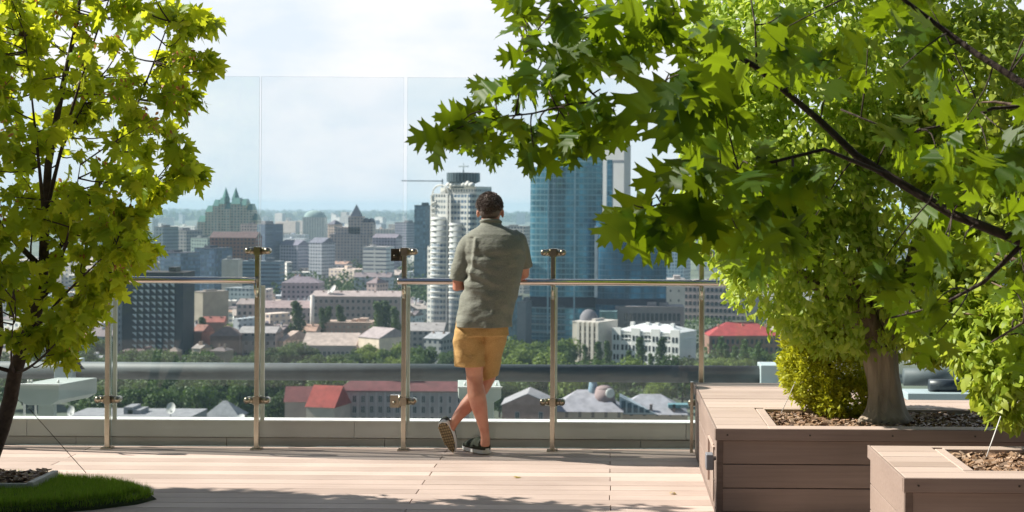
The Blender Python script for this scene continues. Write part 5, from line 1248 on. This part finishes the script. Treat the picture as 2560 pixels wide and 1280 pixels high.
scatter(46, 300, 1340, 2400, 4200, 18, 48, 'small hazy housing block in the middle distance of the city', 'hazy housing blocks in the middle distance', 'housing_block')
scatter(30, 300, 1330, 1950, 2400, 16, 34, 'small blue-grey housing block just behind the wooded slope', 'blue-grey housing blocks behind the wooded slope', 'housing_block')
scatter(26, -60, 480, 1000, 1600, 14, 42, 'grey city block glimpsed between the maple leaves', 'city blocks glimpsed between the maple leaves', 'city_block', 20, 44)
scatter(16, 1660, 2560, 1300, 2600, 20, 52, 'grey city block glimpsed behind the right trees', 'city blocks glimpsed behind the right trees', 'city_block')
scatter(12, 470, 760, 880, 960, 9, 14, 'low gabled house between the tower house and the halls', 'low gabled houses near the tower house', 'gabled_house', 9, 20)
scatter(34, 470, 1010, 1000, 1060, 11, 17, 'gabled house in the band of roofs over the halls', 'gabled houses over the halls', 'gabled_house', 10, 26)
scatter(48, 380, 1080, 1240, 1900, 12, 26, 'mid-distance house of the dense old town', 'houses of the dense old town', 'town_house', 12, 34)
scatter(26, 560, 1080, 1060, 1230, 8, 14, 'low house beyond the dormered roofs', 'low houses beyond the dormered roofs', 'low_house', 10, 24)
scatter(12, 600, 1000, 1000, 1060, 9, 14, 'low roof among trees behind the long grey building', 'low roofs behind the long grey building', 'low_house', 12, 30)
scatter(12, 1960, 2560, 650, 1000, 14, 26, 'low grey house glimpsed behind the planter tree', 'low houses glimpsed behind the planter tree', 'low_house', 12, 30)
scatter(8, -60, 280, 760, 900, 12, 22, 'low pale house glimpsed behind the maple trunk', 'low houses glimpsed behind the maple trunk', 'low_house', 12, 30)

# ---- city trees (kinds)
def tree_kind(kind, seed):
    random.seed(seed); P, D, Nn, S = [], [], [], []
    H = 12.0
    if kind == 'round':
        lobes = [(random.uniform(-2.6, 2.6), random.uniform(-2.6, 2.6), random.uniform(5.5, 9.5), random.uniform(1.8, 3.2)) for _ in range(9)] + [(0, 0, 7.5, 3.6), (0, 0, 4.6, 3.0)]
        n = 2000
    else:
        lobes = [(random.uniform(-.5, .5), random.uniform(-.5, .5), 1.6 + k * 1.15, 1.45 - abs(k - 3) * .13) for k in range(9)]; n = 1300
    for _ in range(n):
        l = random.choice(lobes); v = rv(); rr = l[3] * random.uniform(.75, 1.08)
        P.append((l[0] + v.x * rr, l[1] + v.y * rr, l[2] + v.z * rr * .9)); D.append(rv() + Vector((0, 0, -.2))); Nn.append(v + rv() * .7); S.append(random.uniform(.45, .85) if kind == 'round' else random.uniform(.3, .6))
    return P, D, Nn, S
tm = {'dark': leafmat('tree_dark', [(.03, .06, .018), (.05, .09, .025), (.04, .08, .022)], .25, (.10, .17, .03), .2),
      'mid': leafmat('tree_mid', [(.05, .095, .025), (.08, .13, .035), (.065, .11, .03)], .25, (.15, .24, .04), .2),
      'bright': leafmat('tree_bright', [(.13, .19, .04), (.18, .24, .05), (.15, .21, .045)], .3, (.28, .36, .06), .2)}
TM = {}
for kd in ('round', 'poplar'):
    for cn, mt in tm.items():
        for v in range(2 if kd == 'round' else 1):
            P, D, Nn, S = tree_kind(kd, 5 + v * 3); o = leaves_mesh('crown', QUAD, P, D, Nn, S, mt); TM[(kd, cn, v)] = o.data; bpy.data.objects.remove(o)
m1 = MB(); m1.tube([(0, 0, 0), (0.1, 0, 3), (0, .1, 7)], [.35, .28, .12], 8); m1.tube([(0.1, 0, 3), (1.6, .3, 6.5)], [.16, .06], 6); m1.tube([(0.1, 0, 3.4), (-1.5, -.4, 6.8)], [.16, .06], 6)
o = m1.build('trunk', M['darkbark']); TRK = o.data; bpy.data.objects.remove(o)
def city_tree(x, Y, hh, kd, cn, lb, grp, base=GZ):
    r = empty('poplar_tree' if kd == 'poplar' else 'park_tree', (x, Y, base), lb, 'tree', grp, random.uniform(0, 6.28)); r.scale = (hh / 12 * random.uniform(.9, 1.15),) * 2 + (hh / 12,)
    c = link('crown', TM[(kd, cn, random.choice((0, 1)) if kd == 'round' else 0)], r); t = link('trunk', TRK, r)
def grove(n, xa, xb, Ya, Yb, ha, hb, lb, grp, cols=('dark', 'mid', 'mid', 'bright'), kd='round'):
    for k in range(n):
        Y = random.uniform(Ya, Yb); city_tree(XP(random.uniform(xa, xb), Y), Y, random.uniform(ha, hb), kd, random.choice(cols), lb, grp)
random.seed(21)
grove(66, 140, 860, 570, 740, 13, 19, 'park tree in the green belt seen under the pipe at the left', 'trees of the green belt under the pipe at the left', ('dark', 'mid', 'mid'))
grove(16, -60, 150, 620, 720, 12, 17, 'park tree in the green belt behind the left cabinet', 'trees behind the left cabinet', ('dark', 'mid'))
grove(26, 1250, 1760, 600, 700, 14, 20, 'park tree behind the zinc roofs under the pipe at the right', 'trees behind the zinc roofs', ('mid', 'mid', 'bright', 'dark'))
grove(9, 855, 1150, 640, 740, 12, 15, 'park tree just above the crimson mansard roof', 'trees above the crimson mansard roof', ('dark', 'mid', 'bright'))
grove(9, 640, 790, 770, 810, 10, 13.5, 'dark round tree above the pipe in front of the cream halls', 'trees in front of the cream halls', ('dark', 'dark', 'mid'))
grove(8, 790, 900, 765, 790, 8, 10.5, 'small round tree above the pipe under the arched hall', 'small trees under the arched hall', ('mid', 'dark'))
grove(9, 890, 1030, 760, 800, 10, 14, 'fresh green tree above the pipe beside the hinge post', 'trees beside the hinge post', ('bright', 'mid', 'mid'))
grove(9, 1020, 1140, 750, 790, 10, 13, 'green tree above the pipe at the foot of the white round tower', 'trees at the foot of the white round tower', ('mid', 'dark', 'bright'))
grove(10, 1255, 1370, 760, 800, 12, 16, 'bright green tree above the pipe right of the man', 'trees above the pipe right of the man', ('bright', 'bright', 'mid'))
grove(7, 1360, 1440, 770, 810, 12, 17, 'mid green tree in front of the teal tower base', 'trees before the teal tower', ('mid', 'bright'))
grove(12, 1752, 1960, 730, 790, 9, 13, 'bright round tree under the crimson roof at the right', 'round trees under the crimson roof', ('bright', 'mid', 'bright'))
grove(14, 1262, 1700, 700, 760, 7, 10, 'low tree line just above the pipe before the white mansion', 'trees lining the mansion street', ('mid', 'dark', 'bright'))
grove(7, 1800, 1960, 760, 800, 15, 19, 'slim tree in front of the crimson roofed building', 'slim trees in front of the crimson roofed building', ('mid',), 'poplar')
grove(7, 575, 655, 900, 940, 11, 15, 'bright lime tree left of the gate post', 'bright lime trees left of the gate post', ('bright',))
grove(5, 445, 575, 870, 900, 9, 12, 'fresh green tree near the low rust-roofed house', 'green trees near the rust-roofed house', ('bright', 'mid'))
grove(6, 200, 275, 740, 860, 12, 18, 'pale green tree between the maple and the first post', 'pale green trees between the maple and the first post', ('bright', 'mid'))
grove(5, 670, 760, 880, 900, 6, 8, 'little bright tree behind the cream buttressed hall', 'little bright trees behind the buttressed hall', ('bright', 'mid'))
for px, top, Y, cn, lb in ((746, 752, 900, 'dark', 'tall dark poplar standing left of the white chimney'), (806, 770, 930, 'dark', 'first slim dark poplar before the long grey building'), (822, 766, 935, 'dark', 'second slim dark poplar before the long grey building'),
                       (852, 762, 940, 'dark', 'third short poplar near the middle of the long grey building'), (948, 752, 905, 'mid', 'broad poplar left of the hinge post'), (967, 750, 910, 'dark', 'tall dark poplar closest to the hinge post'), (990, 765, 900, 'mid', 'poplar half hidden behind the hinge post'),
                       (508, 795, 880, 'dark', 'dark poplar before the beige tower house'), (1466, 858, 765, 'mid', 'slim poplar before the cream pilaster building'), (1497, 850, 770, 'mid', 'second slim poplar before the cream pilaster building'), (1520, 848, 765, 'mid', 'slim poplar at the joint of pilaster building and mansion'),
                       (1602, 838, 760, 'mid', 'tall poplar before the middle of the white mansion'), (1655, 838, 765, 'dark', 'tall dark poplar before the right half of the white mansion'), (1575, 872, 755, 'mid', 'short bushy tree before the white mansion'), (1630, 880, 755, 'mid', 'low bushy tree between the two mansion poplars')):
    hh = ZP(top, Y) - GZ; kd = 'poplar'
    city_tree(XP(px, Y), Y, hh, kd, cn, lb, 'poplars among the buildings')
def wood_stuff(name, lb, n, xa, xb, Ya, Yb, ha, hb, r0, r1, mat, q=26, sz=(1.4, 3.2)):
    P, D, Nn, S = [], [], [], []
    for k in range(n):
        Y = random.uniform(Ya, Yb); x = XP(random.uniform(xa, xb), Y); hh = random.uniform(ha, hb); rd = random.uniform(r0, r1)
        for _ in range(q):
            v = rv(); v.z = abs(v.z); P.append((x + v.x * rd, Y + v.y * rd, GZ + hh * .45 + v.z * hh * .55)); D.append(rv()); Nn.append(v + rv() * .5); S.append(random.uniform(*sz))
        for _ in range(q // 2): v = rv(); P.append((x + v.x * rd, Y + v.y * rd, GZ + random.uniform(0, hh * .5))); D.append(rv()); Nn.append(v); S.append(random.uniform(*sz))
    o = leaves_mesh(name, QUAD, P, D, Nn, S, mat); tag(o, lb, 'woodland', kind='stuff')
wood_stuff('woodland', 'dark blue-green wood covering the slope seen through the gate panel', 420, 640, 1075, 1220, 1950, 12, 26, 5, 8, tm['dark'], 34, (1.5, 3.4))
wood_stuff('woodland', 'hazy wood patches scattered between the far housing blocks', 700, 250, 1700, 2000, 4200, 10, 18, 9, 16, tm['dark'], 22, (3, 7))
wood_stuff('woodland', 'distant forest band along the skyline', 900, -100, 2600, 9000, 20000, 14, 30, 60, 160, tm['dark'], 24, (18, 50))
wood_stuff('woodland', 'low bushes filling the ground between the city houses', 900, 150, 2000, 640, 1200, 3, 7, 4, 7, tm['mid'], 24, (1.0, 2.2))

# ================================================================== haze
m1 = MB(); m1.box(-15500, 15500, -250, 21000, GZ - 1, 58)
hz, t, b = newmat('haze_air'); t.nodes.remove(b)
pv = t.nodes.new('ShaderNodeVolumePrincipled'); pv.inputs['Color'].default_value = (.60, .82, 1.0, 1); pv.inputs['Density'].default_value = 0.75e-4; pv.inputs['Anisotropy'].default_value = .0
t.links.new(pv.outputs[0], t.nodes['Material Output'].inputs['Volume'])
hzo = m1.build('haze', hz); tag(hzo, kind='stuff')

# ------------------------------------------------------------------ say where each repeat stands
MARKS = [(-40, 'left edge'), (150, 'pale pipe block'), (272, 'leftmost clear post'), (370, 'navy tower block'), (470, 'short handrail middle'), (566, 'twin peaked block'), (645, 'gate post'), (720, 'maroon roof'), (785, 'white chimney'), (887, 'spire tower'),
         (960, 'hinge post poplars'), (1012, 'hinge post'), (1110, 'white round tower'), (1205, 'leaning man'), (1300, 'grey column block'), (1384, 'post right of the man'), (1465, 'small grey dome'), (1540, 'slab tower'), (1640, 'white mansion'), (1755, 'rightmost clear post'), (1860, 'crimson roof'), (2075, 'golden conifer'), (2210, 'thick trunk'), (2420, 'pipe motor drum'), (2560, 'right edge')]
cnt = {}
for o in list(C.objects):
    if o.parent is None and 'group' in o and o.get('category') in ('tree', 'building') and o['group'] != 'poplars among the buildings':
        cnt.setdefault(o['group'], []).append(o)
for g, os_ in cnt.items():
    dist = sorted(os_, key=lambda o: o.location.y); n = len(dist)
    for k, o in enumerate(dist):
        px = CX + o.location.x * F / o.location.y
        mk = min(MARKS, key=lambda m: abs(m[0] - px)); side = 'left of' if px < mk[0] - 12 else ('right of' if px > mk[0] + 12 else 'in line with')
        dep = ('nearest', 'nearer', 'farther', 'farthest')[min(3, int(4 * k / max(1, n)))]
        ph = o['group'].replace('trees', 'tree').replace('blocks', 'block').replace('houses', 'house').replace(' roofs behind', ' roof behind').replace(' under the pipe at the left', '').replace(' far away near the skyline', ' near the skyline')
        if o['category'] == 'tree': size = 'short' if o.scale.z < 1.0 else ('tall' if o.scale.z < 1.3 else 'very tall')
        else:
            xs_ = [v.co.x for v in o.data.vertices]; wdt = max(xs_) - min(xs_); size = 'narrow' if wdt < 26 else ('wide' if wdt < 45 else 'very wide')
        lb = dep + ' ' + size + ' ' + ph + ', ' + side + ' the ' + mk[1]
        if len(lb.split()) > 16: lb = lb.replace(' very ', ' ').replace(' of the leaning man', '')
        if len(lb.split()) > 16: lb = dep + ' ' + size.split()[-1] + ' ' + ph.replace(' the ', ' ') + ', ' + side.replace('in line with', 'at') + ' ' + mk[1]
        if False: lb = dep + ' ' + size + ' ' + ph + ', ' + side.replace('in line with', 'at') + ' ' + mk[1]
        o['label'] = lb

same = {}
for o in list(C.objects):
    if o.parent is None and o.get('group') in cnt: same.setdefault(o['label'], []).append(o)
for lb, os_ in same.items():
    if 2 <= len(os_) <= 5:
        if len(lb.split()) > 14: lb = ' '.join(lb.split()[2:] if len(lb.split()) > 15 else lb.split()[1:])
        os_.sort(key=lambda o: o.location.x / o.location.y)
        for o, w_ in zip(os_, (('left', 'right') if len(os_) == 2 else ('left', 'middle', 'right') if len(os_) == 3 else ('first', 'second', 'third', 'fourth', 'fifth'))): o['label'] = lb + ', ' + w_ + ' one'

random.seed(5)
for k, (px, py) in enumerate(((1680, 1232), (1300, 1195))):
    zz = .004 if k not in (3, 5) else ZT + .004; Yk = F * (CZ - zz) / (py - CY)
    lf = leaves_mesh('fallen_leaf', MAPLE, [W(px, py, Yk)], [Vector((math.cos(k * 2.1), math.sin(k * 2.1), .05))], [Vector((0.1, .1, 1))], [.05], leafmat('dry_leaf', [(.45, .38, .08), (.5, .36, .1)], .3, (.5, .4, .05), .2))
    tag(lf, ('small yellow leaf lying near the front right of the deck', 'dry leaf lying on the deck below the man', 'yellow leaf lying on the deck at the left', 'yellow leaf on the left top of the large planter', 'dry leaf on the deck left of the man', 'yellow leaf on the top of the near planter')[k], 'leaf')
